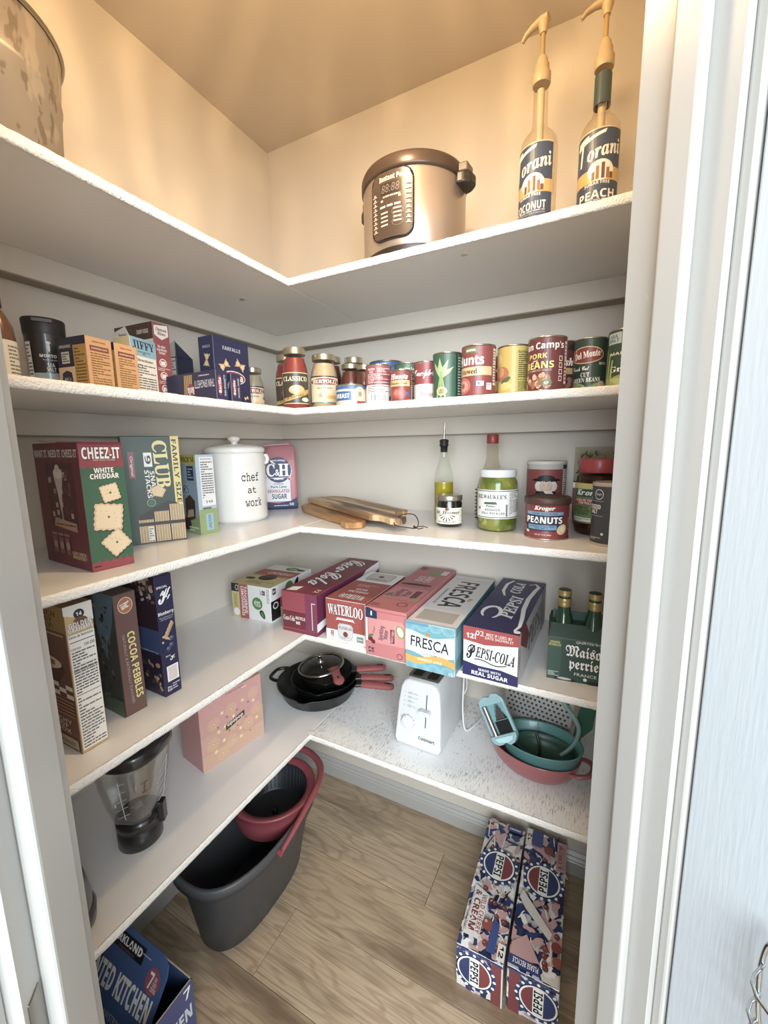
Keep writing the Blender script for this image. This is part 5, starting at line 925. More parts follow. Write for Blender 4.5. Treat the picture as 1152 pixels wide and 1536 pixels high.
# ---------------------------------------------------------------- lowest shelf
t, pk, F = carton('popcorn_box', 'coral pink gift box with gold firework pattern on the lowest shelf', 'gift box', (.152, -.512, S5), 81, .205, .110, .204, {'*': '#d08f88', 'F': '#d3938a', 'L': '#c98782', 'T': '#d8a85a'}, None, .35)
f = F['F']; f.r(0, 0, 1, .5, '#d39a84'); f.r(0, .0, 1, .22, '#d8a486')
rnd = random.Random(12)
def burst(f, cx, cy, rad, c, n=16):
    for k in range(n):
        a = 2*PI*k/n; a2 = .06; q0 = rad*.3; P_ = lambda q, b_: (cx+q*math.cos(b_)/f.w, cy+q*math.sin(b_)/f.h)
        f.p([P_(q0, a-.04), P_(rad, a-.015), P_(rad, a+.05), P_(q0, a+.08)], c); f.k -= 1
        f.e(P_(rad, a)[0], P_(rad, a)[1], .0008/f.w, .0008/f.h, c, 6); f.k -= 1
    f.k += 1; f.c(cx, cy, rad*.14, c, 8)
for x, y in ((.2, .62), (.47, .7), (.85, .76), (.17, .33), (.45, .22), (.74, .33), (.88, .5), (.5, .46), (.3, .12)): burst(f, x, y, .019, '#f0cf7c')
for x, y in ((.33, .72), (.66, .74), (.66, .55), (.36, .5), (.26, .47), (.6, .33), (.33, .3), (.6, .2), (.84, .64), (.2, .2), (.5, .58), (.88, .34)): star(f, x, y, .0085, '#f6e08e', 8, .3)
for x, y in ((.25, .54), (.4, .62), (.56, .64), (.75, .66), (.42, .4), (.55, .4), (.7, .45), (.75, .2)): star(f, x, y, .004, '#b0508a', 8, .4)
f.p([(.37, .42), (.68, .50), (.68, .58), (.37, .50)], '#4a4038'); f.t('opopop', .525, .50, .26, .055, '#f0e2d4', bold=.06, rot=9); f.lines(.4, .95, .7, .97, 1, '#b06a66'); f.r(.66, .93, .74, .94, '#f2e6dc')
f = F['L']; f.t('joy!', .4, .7, .3, .08, '#dba39b', 'i', rot=20)
pk.done()
# blender jar
BJ = thing('blender_jar', 'clear blender jar with black lid and base on the lowest shelf', 'blender jar', (.215, -.816, S5), 20); pk = Pack(BJ)
def sq(r0, z, k=.6, n=48, ox=0):
    pts = []
    for i in range(n):
        a = 2*PI*i/n; q = (abs(math.cos(a))**(2/k*1.0)+abs(math.sin(a))**(2/k*1.0))**(-k/2) if k < 1 else 1; pts.append((ox+r0*q*math.cos(a), r0*q*math.sin(a), z))
    return pts
gj = glass('#f9fafa', None, .75)
m = MB(); m.loft([sq(.038, .062, .9), sq(.046, .072, .85), sq(.056, .11, .8), sq(.064, .16, .78), sq(.071, .215, .78), sq(.074, .232, .78)], gj, False, False); m.build('clear_jar', BJ)
m = MB(); m.loft([sq(.0355, .064, .9), sq(.043, .074, .85), sq(.053, .11, .8), sq(.061, .16, .78), sq(.068, .215, .78)], gj, True, False); m.build('inner_wall', BJ)
bk2 = M('#1f1d1e', .3, 0, .3)
m = MB(); m.lathe([(.044, 0), (.046, .002), (.046, .034), (.043, .038), (.043, .048), (.047, .050), (.047, .066), (.040, .070)], bk2, 40); m.build('base_collar', BJ)
m = MB()
m.box(.044, -.010, .040, .058, .010, .088, bk2, Matrix.Rotation(R(15), 4, 'Z')); m.build('locking_lugs', BJ, .001)
m = MB()
for a in (20, 110, 200, 290): m.prism([(.004, -.003), (.026, -.007), (.028, 0), (.026, .005), (.004, .003)], .078, .0795, M('#a5a29c', .25, 1), Matrix.Rotation(R(a), 4, 'Z') @ Matrix.Rotation(R(-14), 4, 'Y'))
m.lathe([(.006, .066), (.006, .084)], M('#a5a29c', .25, 1), 12); m.build('blades', BJ)
m = MB(); m.loft([sq(.0755, .227, .78), sq(.078, .231, .78), sq(.078, .250, .78), sq(.074, .256, .78), sq(.05, .258, .8)], bk2, False, True); m.loft([sq(.032, .258, .9), sq(.032, .274, .9), sq(.028, .278, .9)], bk2, False, True)
m.tube([(-.05, -.055, .236), (-.074, -.064, .226), (-.082, -.06, .236)], [.010, .010, .006], bk2, 10); m.build('lid', BJ)
def jw(ang, z, o=.0012):      # a point on the jar wall
    r_ = (.046, .056, .065, .072)[min(3, max(0, int((z-.072)/.041)))]
    for (za, ra), (zb, rb) in (((.072, .046), (.11, .056)), ((.11, .056), (.16, .064)), ((.16, .064), (.215, .071))):
        if za <= z <= zb: r_ = ra+(rb-ra)*(z-za)/(zb-za)
    a = R(ang); q = (abs(math.cos(a))**2.55+abs(math.sin(a))**2.55)**(-.39); return ((r_*q+o)*math.cos(a), (r_*q+o)*math.sin(a), z)
mk = M('#b9bbbc', .3); m = MB()
for base in (12, -78):
    for i in range(5): m.tube([jw(base+q, .108+.021*i+.008*math.sin(R(q*5))) for q in range(-14, 15, 4)], .0007, mk, 5)
    m.tube([jw(base+4, z/1000) for z in range(98, 206, 8)], .0008, mk, 5)
o = m.build('measure_marks', BJ); o['kind'] = 'stuff'
m = MB(); q = M('#6a4a44', .5)
for P_ in ([jw(-40+k, .160) for k in (0, 5, 10)], [jw(-36, .160), jw(-35, .172), jw(-34, .184)], [jw(-41+k, .184) for k in (0, 6, 12)]): m.tube(P_, .0010, q, 6)
m.build('marker_letter', BJ)
# appliance at the extreme left
HV = thing('kitchen_appliance', 'black rounded appliance nose poking out from behind the left door frame', 'appliance', (.272, -1.003, S5), 0)
m = MB(); m.lathe([(.046, 0), (.052, .006), (.054, .03), (.050, .036)], M('#242324', .3, 0, .3), 40); m.build('base', HV)
m = MB(); m.lathe([(.049, .036), (.048, .06), (.040, .11), (.028, .15), (.018, .165), (.006, .170)], M('#4b4c50', .3, 0, .4), 40, cap0=False); m.build('body', HV)
m = MB(); m.prism([(-.01, -.048), (.01, -.048), (.014, -.036), (-.014, -.036)], .05, .12, M('#242324', .35)); m.build('grip', HV, .003)
# toaster
TO = thing('toaster', 'white two-slot toaster with dial and lever on the lowest shelf', 'toaster', (.688, -.160, S5+.001), -2); pk = Pack(TO, .4)
tw = M('#cfd1d2', .3, 0, .2); w, d, h = .150, .230, .196
def tprof(k): # rounded trapezoid loop in x,z
    return [(-w/2, .008), (-w/2+.006, 0), (w/2-.006, 0), (w/2, .008), (w/2-.006, h*.62), (w/2-.013, h-.022), (w/2-.022, h-.007), (w/2-.036, h), (-w/2+.036, h), (-w/2+.022, h-.007), (-w/2+.013, h-.022), (-w/2+.006, h*.62)]
rings = []
for y, sc, lean in ((-d/2, .94, 0), (-d/2+.004, .985, 0), (-d/2+.012, 1, 0), (d/2-.012, 1, 0), (d/2-.004, .985, 0), (d/2, .94, 0)):
    rings.append([(x*sc, y + (.028*(z/h) if y < 0 else -.012*(z/h)), .002+max(0, (z-h/2)*sc+h/2) if z > 0 else .002) for x, z in tprof(0)])
m = MB(); m.loft(rings, tw, True, True, smooth=False); sh = m.build('shell', TO, .0035, 3)
for p_ in sh.data.polygons: p_.use_smooth = True
dk = M('#1b1a1a', .5); m = MB(); m.prism(rrect(.098, .150, .012, 4, 0, .006), h-.002, h+.0032, M('#8d8c88', .25, .8)); m.build('slot_frame', TO, .001)
for x in (-.024, .024): m = MB(); m.prism(rrect(.030, .130, .006, 3, x, .006), h-.001, h+.0042, dk); m.build('bread_slot', TO)
for x in (-.024, .024):
    m = MB()
    for k in range(5): m.box(x-.013, -.045+.024*k, h+.0042, x+.013, -.0435+.024*k, h+.0050, M('#55524e', .3, .9))
    o = m.build('wire_guide', TO)
def tf(u, v, o): zz = v; return (u-w/2, -d/2+.028*(zz/h)-.0008-o, zz+.002)
f = Face(pk, w, h, tf); f.r(.655, .34, .672, .84, dk); 
for i, y in enumerate((.80, .735, .67, .60)): f.r(.26, y-.014, .35, y+.014, '#b2b4b5'); f.lines(.37, y-.008, .48, y+.008, 1, '#9a9b9c', seed=i); f.c(.19, y, .0012, '#6a6b6c', 8)
for k in range(9): a = R(-40+32*k); f.c(.28+.0225*math.cos(a)/w, .36+.0225*math.sin(a)/h, .0011, '#4a4a4a', 8)
f.t('Cuisinart', .70, .17, .34, .05, '#3a3a3c', bold=.05); pk.done()
TM = lambda x, z: Matrix.Translation((x, -d/2+.028*(z/h)-.001, z)) @ Matrix.Rotation(R(90-8.1), 4, 'X')
m = MB(); m.lathe([(.020, 0), (.0195, .006), (.017, .008)], tw, 30, T=TM(.28*w-w/2, .073)); m.prism([(-.0045, -.018), (.0045, -.018), (.006, .014), (0, .021), (-.006, .014)], .006, .016, tw, TM(.28*w-w/2, .073) @ Matrix.Rotation(R(28), 4, 'Z')); m.build('browning_dial', TO, .0012)
m = MB(); m.prism(rrect(.034, .013, .004, 3), .0, .020, tw, TM(.664*w-w/2, .118)); m.build('lever', TO, .002, 2)
m = MB(); m.tube([(w/2-.02, d/2-.02, .05), (w/2+.005, d/2-.01, .09), (w/2+.012, d/2-.03, .15), (w/2+.006, d/2-.045, .235), (w/2+.010, d/2-.05, .16), (w/2+.014, d/2-.07, .06), (w/2+.03, d/2-.09, .006), (w/2+.05, d/2-.05, .005), (w/2+.06, d/2+.0, .005)], .0026, M('#dddcd9', .4), 8, sm=6); m.build('power_cord', TO)

# skillets
iron = M('#121212', .38, .1, .1, key='iron'); noise_bump(iron, 300, .25, .0006); sil = M('#94504f', .6)
SKG = 'nested cast iron skillets in the corner'
def skillet(lab, x, y, z, r, hh, ang, hl, helper=None, spout=None, sleeve=(.042, .022), dip=0):
    t = thing('cast_iron_skillet', lab, 'skillet', (x, y, z), ang, SKG)
    prof = [(r*.80, 0), (r*.84, .002), (r*.975, hh-.004), (r, hh), (r*.985, hh+.001), (r*.955, hh-.002), (r*.82, .006), (r*.5, .0055)]
    def ring_(rr, zz):
        out = []
        for j in range(64):
            a = 2*PI*j/64; q = rr
            if zz > hh*.75:
                for sa in (90, -90):
                    dd = (math.degrees(a)-sa+180) % 360-180
                    if abs(dd) < 9: q += .011*(math.cos(R(dd*10))+1)/2
            out.append((q*math.cos(a), q*math.sin(a), zz))
        return out
    m = MB(); m.loft([ring_(a, b_) for a, b_ in prof], iron, True, True); m.build('pan', t)
    m = MB(); m.prism([(r*.94, -.020), (r+.022, -.013), (r+.04, -.012), (r+hl-.01, -.014), (r+hl, -.006), (r+hl, .006), (r+hl-.01, .014), (r+.04, .012), (r+.022, .013), (r*.94, .020)], hh-.013, hh-.002, iron); m.build('handle', t, .003, 2)
    # silicone sleeve
    x0, x1 = r+hl*.12, r+hl+.006; rings = []
    for k, q in enumerate((0, .02, .2, .5, .8, .94, 1.0)):
        X = x0+(x1-x0)*q; wy = (.0165, .0175, .0168, .0165, .0172, .0150, .008)[k]; wz = (.0100, .0108, .0110, .0112, .0112, .0098, .006)[k]
        rings.append([(X, wy*math.cos(2*PI*j/20), hh-.0075+wz*math.sin(2*PI*j/20)+dip*q) for j in range(20)])
    m = MB(); m.loft(rings, sil); m.prism([(x1-.034, -.0035), (x1-.014, -.0045), (x1-.010, 0), (x1-.014, .0045), (x1-.034, .0035)], hh+.0025+dip, hh+.0045+dip, M('#3a2322', .7)); m.build('silicone_sleeve', t)
    if helper is not None:
        m = MB(); T = Matrix.Rotation(R(helper), 4, 'Z'); m.tube([tuple(T @ Vector(p)) for p in ((r*.95, -.045, hh-.006), (r+.012, -.042, hh-.006), (r+.032, -.028, hh-.006), (r+.036, 0, hh-.006), (r+.032, .028, hh-.006), (r+.012, .042, hh-.006), (r*.95, .045, hh-.006))], .0062, iron, 10, sm=4); m.build('helper_handle', t)
    return t
skillet('largest black cast iron skillet at the bottom of the corner stack', .246, -.158, S5+.0014, .150, .052, 16, .125, 176, True)
skillet('middle black cast iron skillet nested inside the largest one', .262, -.142, S5+.0125, .122, .050, 23, .128)
skillet('smaller black cast iron skillet on top of the corner stack', .258, -.122, S5+.025, .098, .048, 32, .118)
PL = thing('saucepan_lid', 'round glass pan lid with steel rim and knob, tilted on the stacked skillets', 'pan lid', (.236, -.126, S5+.083), 0, None); PL.rotation_euler = (R(3), R(-6), 0)
m = MB(); m.lathe([(.083, .001), (.078, .004), (.06, .009), (.03, .013), (.006, .0145)], glass('#d9dbd8', None, .6), 56, cap0=False, cap1=True); m.build('glass_dome', PL)
m = MB(); m.lathe([(.082, -.004), (.0862, -.004), (.0872, .002), (.0850, .0085), (.080, .007), (.0800, .002), (.082, -.004)], M('#a7a49e', .22, 1), 64, cap0=False, cap1=False); m.build('steel_rim', PL)
m = MB(); m.lathe([(.011, .0140), (.008, .018), (.006, .024), (.0065, .034), (.010, .040), (.010, .043), (.004, .045)], M('#b5b1aa', .22, 1), 24); m.build('knob', PL)
GH = thing('handle_holder', 'short loose red silicone handle holder lying on the skillets', 'handle holder', (.327, -.158, S5+.077), -38, None)
m = MB(); rings = []
for q, wy, wz in ((-.042, .021, .004), (-.034, .022, .007), (-.012, .0155, .0085), (.006, .015, .009), (.022, .020, .009), (.034, .018, .008), (.042, .010, .005)): rings.append([(q, wy*math.cos(2*PI*j/24), wz*math.sin(2*PI*j/24)+.0075) for j in range(24)])
m.loft(rings, sil); m.build('sleeve', GH); GH.rotation_euler = (R(6), R(14), R(-38))
m = MB(); m.prism(ell(.006, .0035, 14, .018, 0), .0150, .0172, M('#2f1b1a', .7)); m.build('hanging_hole', GH)

# red dish, green bowls, graters
RD = thing('enamel_dish', 'oval dusky red enamel dish with a loop handle near the right door frame', 'dish', (1.000, -.185, S5), -14)
red = M('#96595a', .28, 0, .4)
m = MB(); m.lathe([(.092, 0), (.104, .003), (.122, .020), (.133, .042), (.137, .060), (.1385, .063), (.1345, .063), (.130, .044), (.118, .022), (.100, .008), (.05, .007)], red, 64, sx=.90, sy=.64); m.build('dish', RD)
for sg in (1,):
    m = MB(); m.tube([(sg*.112, -.036, .050), (sg*.130, -.036, .055), (sg*.148, -.024, .058), (sg*.154, 0, .058), (sg*.148, .024, .058), (sg*.130, .036, .055), (sg*.112, .036, .050)], [.006, .0075, .0075, .0075, .0075, .0075, .006], red, 12, flat=.75, sm=4); m.build('loop_handle', RD)
teal = M('#557f7d', .35, 0, .2); dkg = M('#2f4f40', .4)
TB = thing('mixing_bowl', 'oval teal plastic bowl with pour lip sitting inside the red dish', 'bowl', (1.022, -.197, S5+.012), 0); TB.rotation_euler = (R(2), R(-2), R(-6))
def bring(rr, zz):
    out = []
    for j in range(64):
        a = 2*PI*j/64; dd = (math.degrees(a)-215+180) % 360-180; q = rr+(.012*math.exp(-(dd/12)**2) if zz > .05 else 0); out.append((q*.86*math.cos(a), q*.58*math.sin(a), zz+(.005*math.exp(-(dd/12)**2) if zz > .07 else 0)))
    return out
m = MB(); m.loft([bring(*p_) for p_ in ((.070, 0), (.088, .006), (.112, .040), (.122, .078), (.127, .083), (.126, .085), (.118, .079), (.108, .040), (.084, .010), (.04, .007))], teal); m.build('bowl', TB)
HS = thing('strainer_bowl', 'dark green strainer with an arched grey-green handle nested in the teal bowl', 'bowl', (1.034, -.198, S5+.026), -6)
m = MB(); m.lathe([(.055, 0), (.075, .006), (.094, .030), (.098, .048), (.095, .048), (.091, .032), (.07, .009), (.03, .007)], dkg, 56, sx=.86, sy=.55); m.build('bowl', HS)
m = MB(); m.tube([(-.016, -.004, .012), (-.014, -.006, .035), (-.018, -.004, .058), (-.028, .004, .078)], [.0045, .004, .0035, .003], M('#22261f', .4), 10, sm=4); m.build('curved_grip', HS)
# flat grater sheet leaning at the back
GS = thing('flat_grater', 'perforated grey steel grater plate propped upright behind the bowls', 'grater', (.990, -.118, S5+.095), -3, 'kitchen graters in the bowl'); GS.rotation_euler = (R(-7), R(7), R(-3))
m = MB(); m.box(-.090, -.0008, -.088, .098, .0008, .092, M('#b5b2ae', .4, .7)); m.build('plate', GS)
m = MB()
for r_ in range(7):
    for c_ in range(14):
        x = -.078+.0123*c_+(.006 if r_ % 2 else 0); z = .004+.0128*r_
        if x < .094: m.add([(x+.0036*math.cos(2*PI*k/7), -.0013, z+.0032*math.sin(2*PI*k/7)) for k in range(7)]+[(x-.003, -.003, z-.0025), (x+.003, -.003, z-.0025), (x, -.0012, z-.0038)], [list(range(7)), (7, 8, 9)], M('#1c1b1b', .6))
o = m.build('grating_holes', GS); o['kind'] = 'stuff'
m = MB(); m.tube([tuple(Vector(q)+Vector((.034, .048, .004))) for q in ((-.022, .02, .19), (0, 0, .158), (.028, -.004, .125), (.040, -.006, .098), (.034, -.012, .062), (.018, -.022, .036), (.002, -.034, .022))], .0068, M('#7d9892', .35), 12, flat=.75, sm=5); m.build('arched_handle', HS)
# aqua slicer leaning at left
AS = thing('hand_slicer', 'pale aqua framed mandoline with shell-shaped ends leaning on the bowl rim', 'slicer', (.908, -.236, S5+.152), 0, 'kitchen graters in the bowl'); AS.rotation_euler = (R(-14), R(-33), R(-3))
aq = M('#93b3b7', .35, 0, .2)
def shell(cy, up):
    pts = [(-.040, cy), (-.036, cy+up*.016), (-.024, cy+up*.024), (-.010, cy+up*.024), (0, cy+up*.020), (.010, cy+up*.028), (.026, cy+up*.024), (.036, cy+up*.012), (.038, cy)]
    return pts if up < 0 else pts[::-1]
XZ = Matrix(((1, 0, 0, 0), (0, 0, 1, 0), (0, 1, 0, 0), (0, 0, 0, 1)))
m = MB(); m.prism(shell(.030, 1), -.004, .006, aq, XZ); m.build('top_shell', AS, .002, 2)
m = MB(); m.prism(shell(-.046, -1), -.012, .008, aq, XZ); m.prism([(-.03, -.05), (.03, -.05), (.026, -.062), (.008, -.068), (-.02, -.064)], -.014, -.010, M('#b4d6d9', .3), XZ); m.build('bottom_shell', AS, .002, 2)
for x0, x1 in ((-.040, -.034), (.030, .038)): m = MB(); m.box(x0, -.004, -.048, x1, .006, .032, aq); m.build('side_rail', AS, .0015)
m = MB(); m.box(-.034, .001, -.046, .030, .003, .030, M('#7ba3a8', .35)); m.box(-.014, .0002, -.046, .028, .001, -.014, M('#1c1b1b', .4)); m.build('blade_plate', AS)
m = MB(); m.tube([(-.024, -.004, -.046), (-.024, -.004, .030)], .0075, M('#a9a5a0', .32, 1), 18); m.build('steel_roller', AS)
m = MB(); m.prism([(-.008, -.012), (.028, -.012), (.012, .026)], -.0015, .001, M('#1a1a1a', .5), XZ)
for k in range(7): m.box(-.004+.0038*k, -.0025, -.009, -.0024+.0038*k, -.0015, .004+.0105*min(k, 3)-(.008*(k-4) if k > 4 else 0), M('#a9a6a2', .3, .9))
m.build('julienne_insert', AS)
LF = thing('green_spatula', 'dark green silicone blade standing in the bowls against the right side', 'spatula', (1.100, -.135, S5+.035), 0); LF.rotation_euler = (R(-8), R(8), R(-20))
m = MB(); m.prism([(-.006, 0), (.006, 0), (.010, .05), (.030, .09), (.026, .15), (.010, .165), (-.012, .15), (-.012, .08)], -.004, .004, M('#355c4c', .4), XZ); m.build('blade', LF, .002, 2)

# ---------------------------------------------------------------- on the floor
MBK = thing('mop_bucket', 'charcoal oblong spin-mop bucket with red wringer on the floor under the shelf', 'mop bucket', (.190, -.475, FZ), 0)
chc = M('#3d3e40', .45, 0, .1, key='bucket'); noise_bump(chc, 140, .08, .001); rdp = M('#87454b', .42)
def stad(cx, cyy, hw, hl, z, n=48, dz=0, p=2.6):
    out = []
    for i in range(n):
        a = 2*PI*i/n; c_, s_ = math.cos(a), math.sin(a)
        out.append((cx+hw*math.copysign(abs(c_)**(2/p), c_), cyy+hl*math.copysign(abs(s_)**(2/p), s_), z+dz*(s_)))
    return out
B0 = [(.0, .0, .088, .176, 0), (.0, 0, .094, .184, .006), (.0, .0, .110, .196, .09), (.002, 0, .130, .212, .19), (.004, 0, .140, .224, .250)]
m = MB(); m.loft([stad(*q) for q in B0], chc, True, False)
m.loft([stad(.004, 0, .140, .224, .250), stad(.004, 0, .152, .240, .250), stad(.004, 0, .153, .241, .278), stad(.004, 0, .150, .238, .282), stad(.004, 0, .144, .230, .282), stad(.003, 0, .134, .218, .25), stad(0, 0, .108, .19, .09), stad(0, 0, .09, .176, .008)], M('#4a4b4e', .45), False, True); m.build('tub', MBK)
m = MB(); m.box(-.035, .232, .165, .035, .262, .190, chc); m.tube([(-.03, .235, .15), (-.03, .268, .16), (.03, .268, .16), (.03, .235, .15)], .009, chc, 10); m.build('carry_grip', MBK, .003)
m = MB(); cxw, cyw, zt = .012, .100, .305
m.lathe([(.122, zt-.085), (.134, zt-.03), (.136, zt-.004), (.140, zt), (.134, zt+.003), (.112, zt-.006), (.110, zt-.012)], rdp, 64, c=(cxw, cyw), cap0=False, cap1=False); m.build('wringer_ring', MBK)
m = MB(); m.lathe([(.111, zt-.006), (.108, zt-.010), (.098, zt-.095), (.092, zt-.10), (.02, zt-.098)], M('#25272b', .4), 60, c=(cxw, cyw), cap0=False); m.lathe([(.010, zt-.098), (.008, zt-.088), (.003, zt-.086)], M('#25272b', .4), 16, c=(cxw, cyw)); 
m.build('spin_basket', MBK)
m = MB()
for k in range(44):
    a = 2*PI*k/44; ca, sa = math.cos(a), math.sin(a); m.tube([(cxw+.108*ca, cyw+.108*sa, zt-.012), (cxw+.0985*ca, cyw+.0985*sa, zt-.092)], .0018, M('#3a3d42', .4), 5)
o = m.build('basket_ribs', MBK); o['kind'] = 'stuff'
m = MB(); m.tube([(.163, -.040, .262), (.166, .02, .285), (.163, .10, .310), (.150, .17, .322), (.115, .225, .328), (.05, .255, .330), (-.03, .255, .330), (-.10, .215, .322), (-.13, .14, .31), (-.143, .05, .29), (-.146, -.035, .262)], [.008, .009, .010, .011, .012, .012, .012, .011, .010, .009, .008], rdp, 12, flat=.7, sm=5)
m.build('bail_handle', MBK)
for sg in (.163, -.143): m = MB(); m.lathe([(.009, -.006), (.009, .006)], rdp, 16, T=Matrix.Translation((sg, -.042, .262)) @ Matrix.Rotation(R(90), 4, 'Y')); m.build('pivot', MBK)

# two patterned soda cartons
def pepsi_art(f, seed, flip, ends):
    r_ = random.Random(seed); NV, CRM_, PK, CH = '#2f3f7c', '#dcd6c8', '#cc9a9c', '#8c3a3c'
    asp = f.h/f.w
    def blob(cx, cy, s_, c, n=12, j=.35, st=1.0, a=0):
        pts = []
        for i in range(n):
            t_ = 2*PI*i/n; q = s_*(1+r_.uniform(-j, j)); X = q*math.cos(t_)*st; Y = q*math.sin(t_); pts.append((cx+(X*math.cos(a)-Y*math.sin(a))/f.w, cy+(X*math.sin(a)+Y*math.cos(a))/f.h))
        f.p(pts, c)
    N_ = int(26*asp*f.w/.12) if not ends else 16
    for k in range(N_*2): blob(r_.random(), r_.random(), r_.uniform(.006, .013), r_.choice([NV, NV, NV, '#26305c', WH, CRM_]), 11, .4, r_.uniform(1, 2.2), r_.uniform(0, 3.1))
    for k in range(N_//3): blob(r_.random(), r_.random(), r_.uniform(.006, .011), PK, 12, .35, 2.2, r_.uniform(0, 3.1))
    for k in range(N_//3):
        x, y = r_.random(), r_.random(); swash(f, [(x+.10*q*math.cos(k), y+.06*q*math.sin(k*1.7)+.02*math.sin(q*2)) for q in (-1, -.5, 0, .5, 1)], .0018, r_.choice([WH, BK, CRM_]))
    for k in range(N_//4):
        x, y = r_.uniform(.08, .92), r_.uniform(.05, .95); f.c(x, y, .0075, '#5f2426', 14); f.c(x, y, .0066, CH, 14); f.c(x-.02, y+.0015/f.h, .0015, '#d8a0a0', 8)
    def round_(cx, cy, rad, a):
        f.c(cx, cy, rad*1.30, NV, 28)
        for k in range(16): an = 2*PI*k/16; blob(cx+rad*1.21*math.cos(an)/f.w, cy+rad*1.21*math.sin(an)/f.h, rad*.11, WH, 5, .1)
        f.c(cx, cy, rad*1.10, BK, 28); f.c(cx, cy, rad*1.05, WH, 28); f.c(cx, cy, rad*.95, '#2c3c74', 28)
        def half(sg, c):
            pts = []
            for k in range(11): an = R(a)+sg*(R(18)+R(144)*k/10); pts.append((cx+rad*.95*math.cos(an)/f.w, cy+rad*.95*math.sin(an)/f.h))
            f.p(pts, c)
        f.c(cx, cy, rad*.95, WH, 28); half(1, '#8f3a3e'); half(-1, '#2c3c74'); f.t('PEPSI', cx, cy, (rad*.50/f.w), (rad*1.55/f.h), BK, 'b', a, bold=.02)
    return round_, blob
def pepsibox(lab, x, y, rot, w, d, h, seed, flip):
    t, pk, F = carton('drink_carton', lab, 'drink carton', (x, y, FZ), rot, w, d, h, {'*': '#d6d2cc', 'L': '#cdc9c6', 'R': '#b9b0a8'}, 'cherry cola cartons on the floor', .22)
    f = F['T']; rd, bl = pepsi_art(f, seed, flip, False); a = -90 if not flip else 90
    rd(.52, .60, .044, a)
    if not flip:
        f.p([(.08, .06), (.42, .06), (.46, .36), (.10, .40)], '#dcd9d4'); f.t('WILD CHERRY', .36, .22, .11, .26, '#a85058', 'n', -90, bold=.06); f.t('& CREAM', .22, .23, .15, .27, '#8c3a3c', 'n', -90, bold=.10); f.t('WITH A SPLASH OF CREAM', .10, .22, .05, .27, '#5a5560', 'n', -90); f.c(.55, .17, .0155, '#5f2426', 20); f.c(.55, .17, .0145, '#9c4a44', 20); f.c(.5, .19, .004, '#d8a8a0', 10); f.p([(.62, .02), (.80, .02), (.80, .20), (.66, .24)], '#3a52a0'); f.r(.84, .0, 1, .1, '#e6e3dc'); f.t('12', .92, .055, .10, .07, BK, 'n', -90, bold=.10)
        f.r(.55, .93, .95, .98, '#3a4a80'); f.lines(.6, .94, .9, .97, 1, '#c9cbd6')
    else:
        f.p([(.0, .84), (.14, .84), (.14, 1), (0, 1)], '#d8d2c4'); f.t('12', .08, .92, .1, .07, BK, 'n', 90, bold=.10); f.r(.16, .86, .42, 1, '#36468a'); f.c(.58, .86, .0145, '#5f2426', 20); f.c(.58, .86, .0136, '#8c4038', 20); f.r(.78, .72, 1, .97, '#b98a8c'); f.t('& CREAM', .86, .84, .09, .2, '#8c3a3c', 'n', 90, bold=.10); f.t('WILD CHERRY', .94, .84, .05, .2, '#a85058', 'n', 90, bold=.05)
        f.p([(.02, .12), (.3, .2), (.6, .07), (.02, .02)], '#cc9a9c'); f.r(.0, .0, .62, .055, '#36468a'); f.t('PLEASE RECYCLE', .34, .03, .5, .03, WH, 'n', 180, bold=.06); f.c(.9, .2, .013, '#8c3a3c', 18); f.c(.94, .12, .013, '#9c4a44', 18); f.p([(.05, .42), (.2, .36), (.75, .22), (.8, .27), (.3, .42), (.1, .48)], '#dcd6c8')
    f = F['F']; rd, bl = pepsi_art(f, seed+5, flip, True); x0 = .40 if not flip else .62
    if not flip: f.r(.76, 0, .97, 1, '#8c3a3c'); f.r(.97, 0, 1, 1, '#dcd6c8')
    else: f.r(.04, 0, .26, 1, '#8c3a3c')
    rd(x0, .52, .043, -90 if not flip else 90); f.r(0, .96, 1, 1, '#36468a')
    f = F['L']; rd, bl = pepsi_art(f, seed+9, flip, False); pk.done()
pepsibox('cherry cola carton on the floor, left one of the patterned pair', .912, -.206, .9, .120, .411, .129, 3, False)
pepsibox('cherry cola carton on the floor, right one beside the door frame', 1.041, -.196, 1.1, .122, .411, .131, 14, True)

# trash bag box with its lid flap pushed in
KB = thing('trash_bag_box', 'blue kitchen trash bag box on the floor with its big lid flap pushed open', 'box', (0, 0, FZ), 0); pk = Pack(KB, .4)
blu = pk.mt('#3f5f9c'); blk3 = pk.mt('#17181c'); kr = pk.mt('#b9ab90')
X0, X1, Y0, Y1, HB = .03, .345, -1.06, -.815, .222
m = MB(); q = .003
m.box(X0, Y0, 0, X1, Y1, q, blk3)
for a in ((X0, Y0, 0, X1, Y0+q, HB), (X0, Y1-q, 0, X1, Y1, HB), (X0, Y0, 0, X0+q, Y1, HB)): m.box(*a, {'*': blk3, 'T': kr, 'F': blu, 'B': blu, 'L': blu})
m.box(X1-q, Y0, 0, X1, Y1, HB, {'*': blk3, 'T': kr, 'R': blu}); m.build('carton', KB)
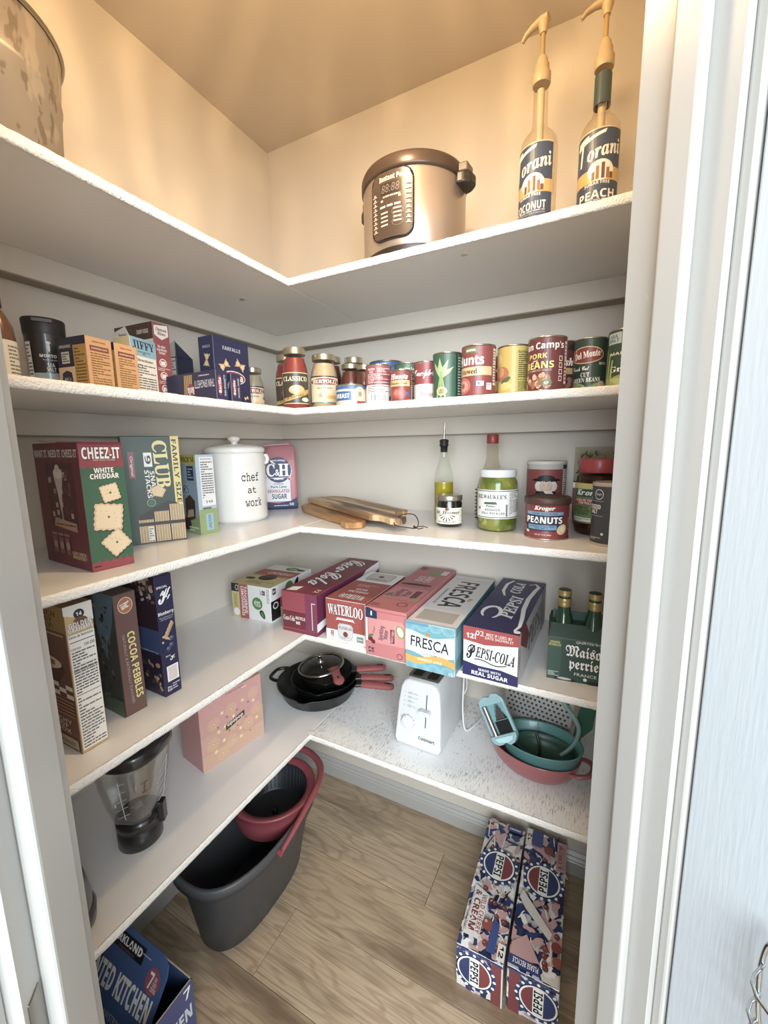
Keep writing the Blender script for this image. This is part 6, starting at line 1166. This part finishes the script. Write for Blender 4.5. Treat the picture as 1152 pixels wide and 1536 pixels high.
# inner side flap and lid flap, tilted
T = Matrix.Translation((.155, -.829, .262)) @ Matrix.Rotation(R(-36), 4, 'X')     # local x along the room, -z runs down the flap
lw_, lh_ = .300, .255
poly = [(-lw_/2, -lh_), (lw_/2, -lh_), (lw_/2, -.030), (lw_/2-.008, -.012), (lw_/2-.030, 0), (-lw_/2+.03, 0), (-lw_/2, -.03)]
m = MB(); m.prism([(x, z) for x, z in poly], -.0012, .0012, blu, T @ XZ); m.build('lid_flap', KB)
def lf(u, v, o): return tuple(T @ Vector((u-lw_/2, -.0013-o, v-lh_)))
f = Face(pk, lw_, lh_, lf, name='lid_print')
f.p([(.0, .0), (.30, .0), (.30, .35), (.24, .42), (.26, .66), (.3, .7), (.28, .86), (.0, .9)], '#17181c'); f.r(.30, .83, .72, .95, '#17181c'); f.t('KIRKLAND', .50, .90, .38, .06, WH, bold=.10); f.t('Signature', .52, .845, .2, .025, '#9a5a60', 'i')
f.t('SCENTED KITCHEN', .52, .62, .86, .17, WH, bold=.10); f.t('13 GALLON', .2, .38, .3, .12, WH, bold=.08); f.t('DRAWSTRING', .60, .42, .3, .045, '#b9bcc9'); f.t('Bags', .66, .24, .34, .16, WH, bold=.05); f.c(.88, .80, .023, '#a8505a'); f.t('7', .86, .80, .045, .11, WH, bold=.06); f.t('DAY\nODOR\nCONTROL', .91, .79, .06, .1, '#ecd6d4', bold=.04); f.lines(.7, .9, .8, .92, 1, '#b9bcc9'); f.t('200 BAGS', .3, .1, .3, .06, WH, bold=.06)
f = Face(pk, Y1-Y0, HB, lambda u, v, o: (X1+o, Y0+u, v), name='side_print'); f.r(0, 0, 1, 1, '#454f8a'); f.t('KIRKLAND', .30, .86, .3, .1, WH, bold=.10); f.t('KITCHEN', .74, .66, .46, .16, '#c9d0e0', bold=.10); f.t('Bags', .76, .46, .36, .16, '#c9d0e0', bold=.05); f.t('7', .94, .9, .07, .12, WH, bold=.06); f.r(0, 0, 1, .2, '#2b3058')
pk.done()

# wire rack hanging on the open door
WR = thing('door_wire_rack', 'chrome wire rack hooked on the open white door at the right edge', 'wire rack', (0, 0, 0), 0); ch = M('#b9bcbc', .15, 1)
def dp(v, z, u): return tuple(DT @ Vector((u, v, z)))
m = MB(); m.tube([dp(-.232, .70, .438), dp(-.226, .78, .436), dp(-.216, .83, .430), dp(-.212, .875, .430), dp(-.2135, .905, .430), dp(-.217, .916, .430), dp(-.222, .905, .430), dp(-.228, .84, .430), dp(-.236, .70, .436)], .0022, ch, 10, sm=5); m.build('side_frame', WR)
for z in (.89, .858, .826, .79, .75): m = MB(); m.tube([dp(-.214, z, .430), dp(-.226, z-.004, .400), dp(-.30, z-.004, .395), dp(-.40, z-.004, .395)], .0016, ch, 8, sm=4); m.build('rung', WR)
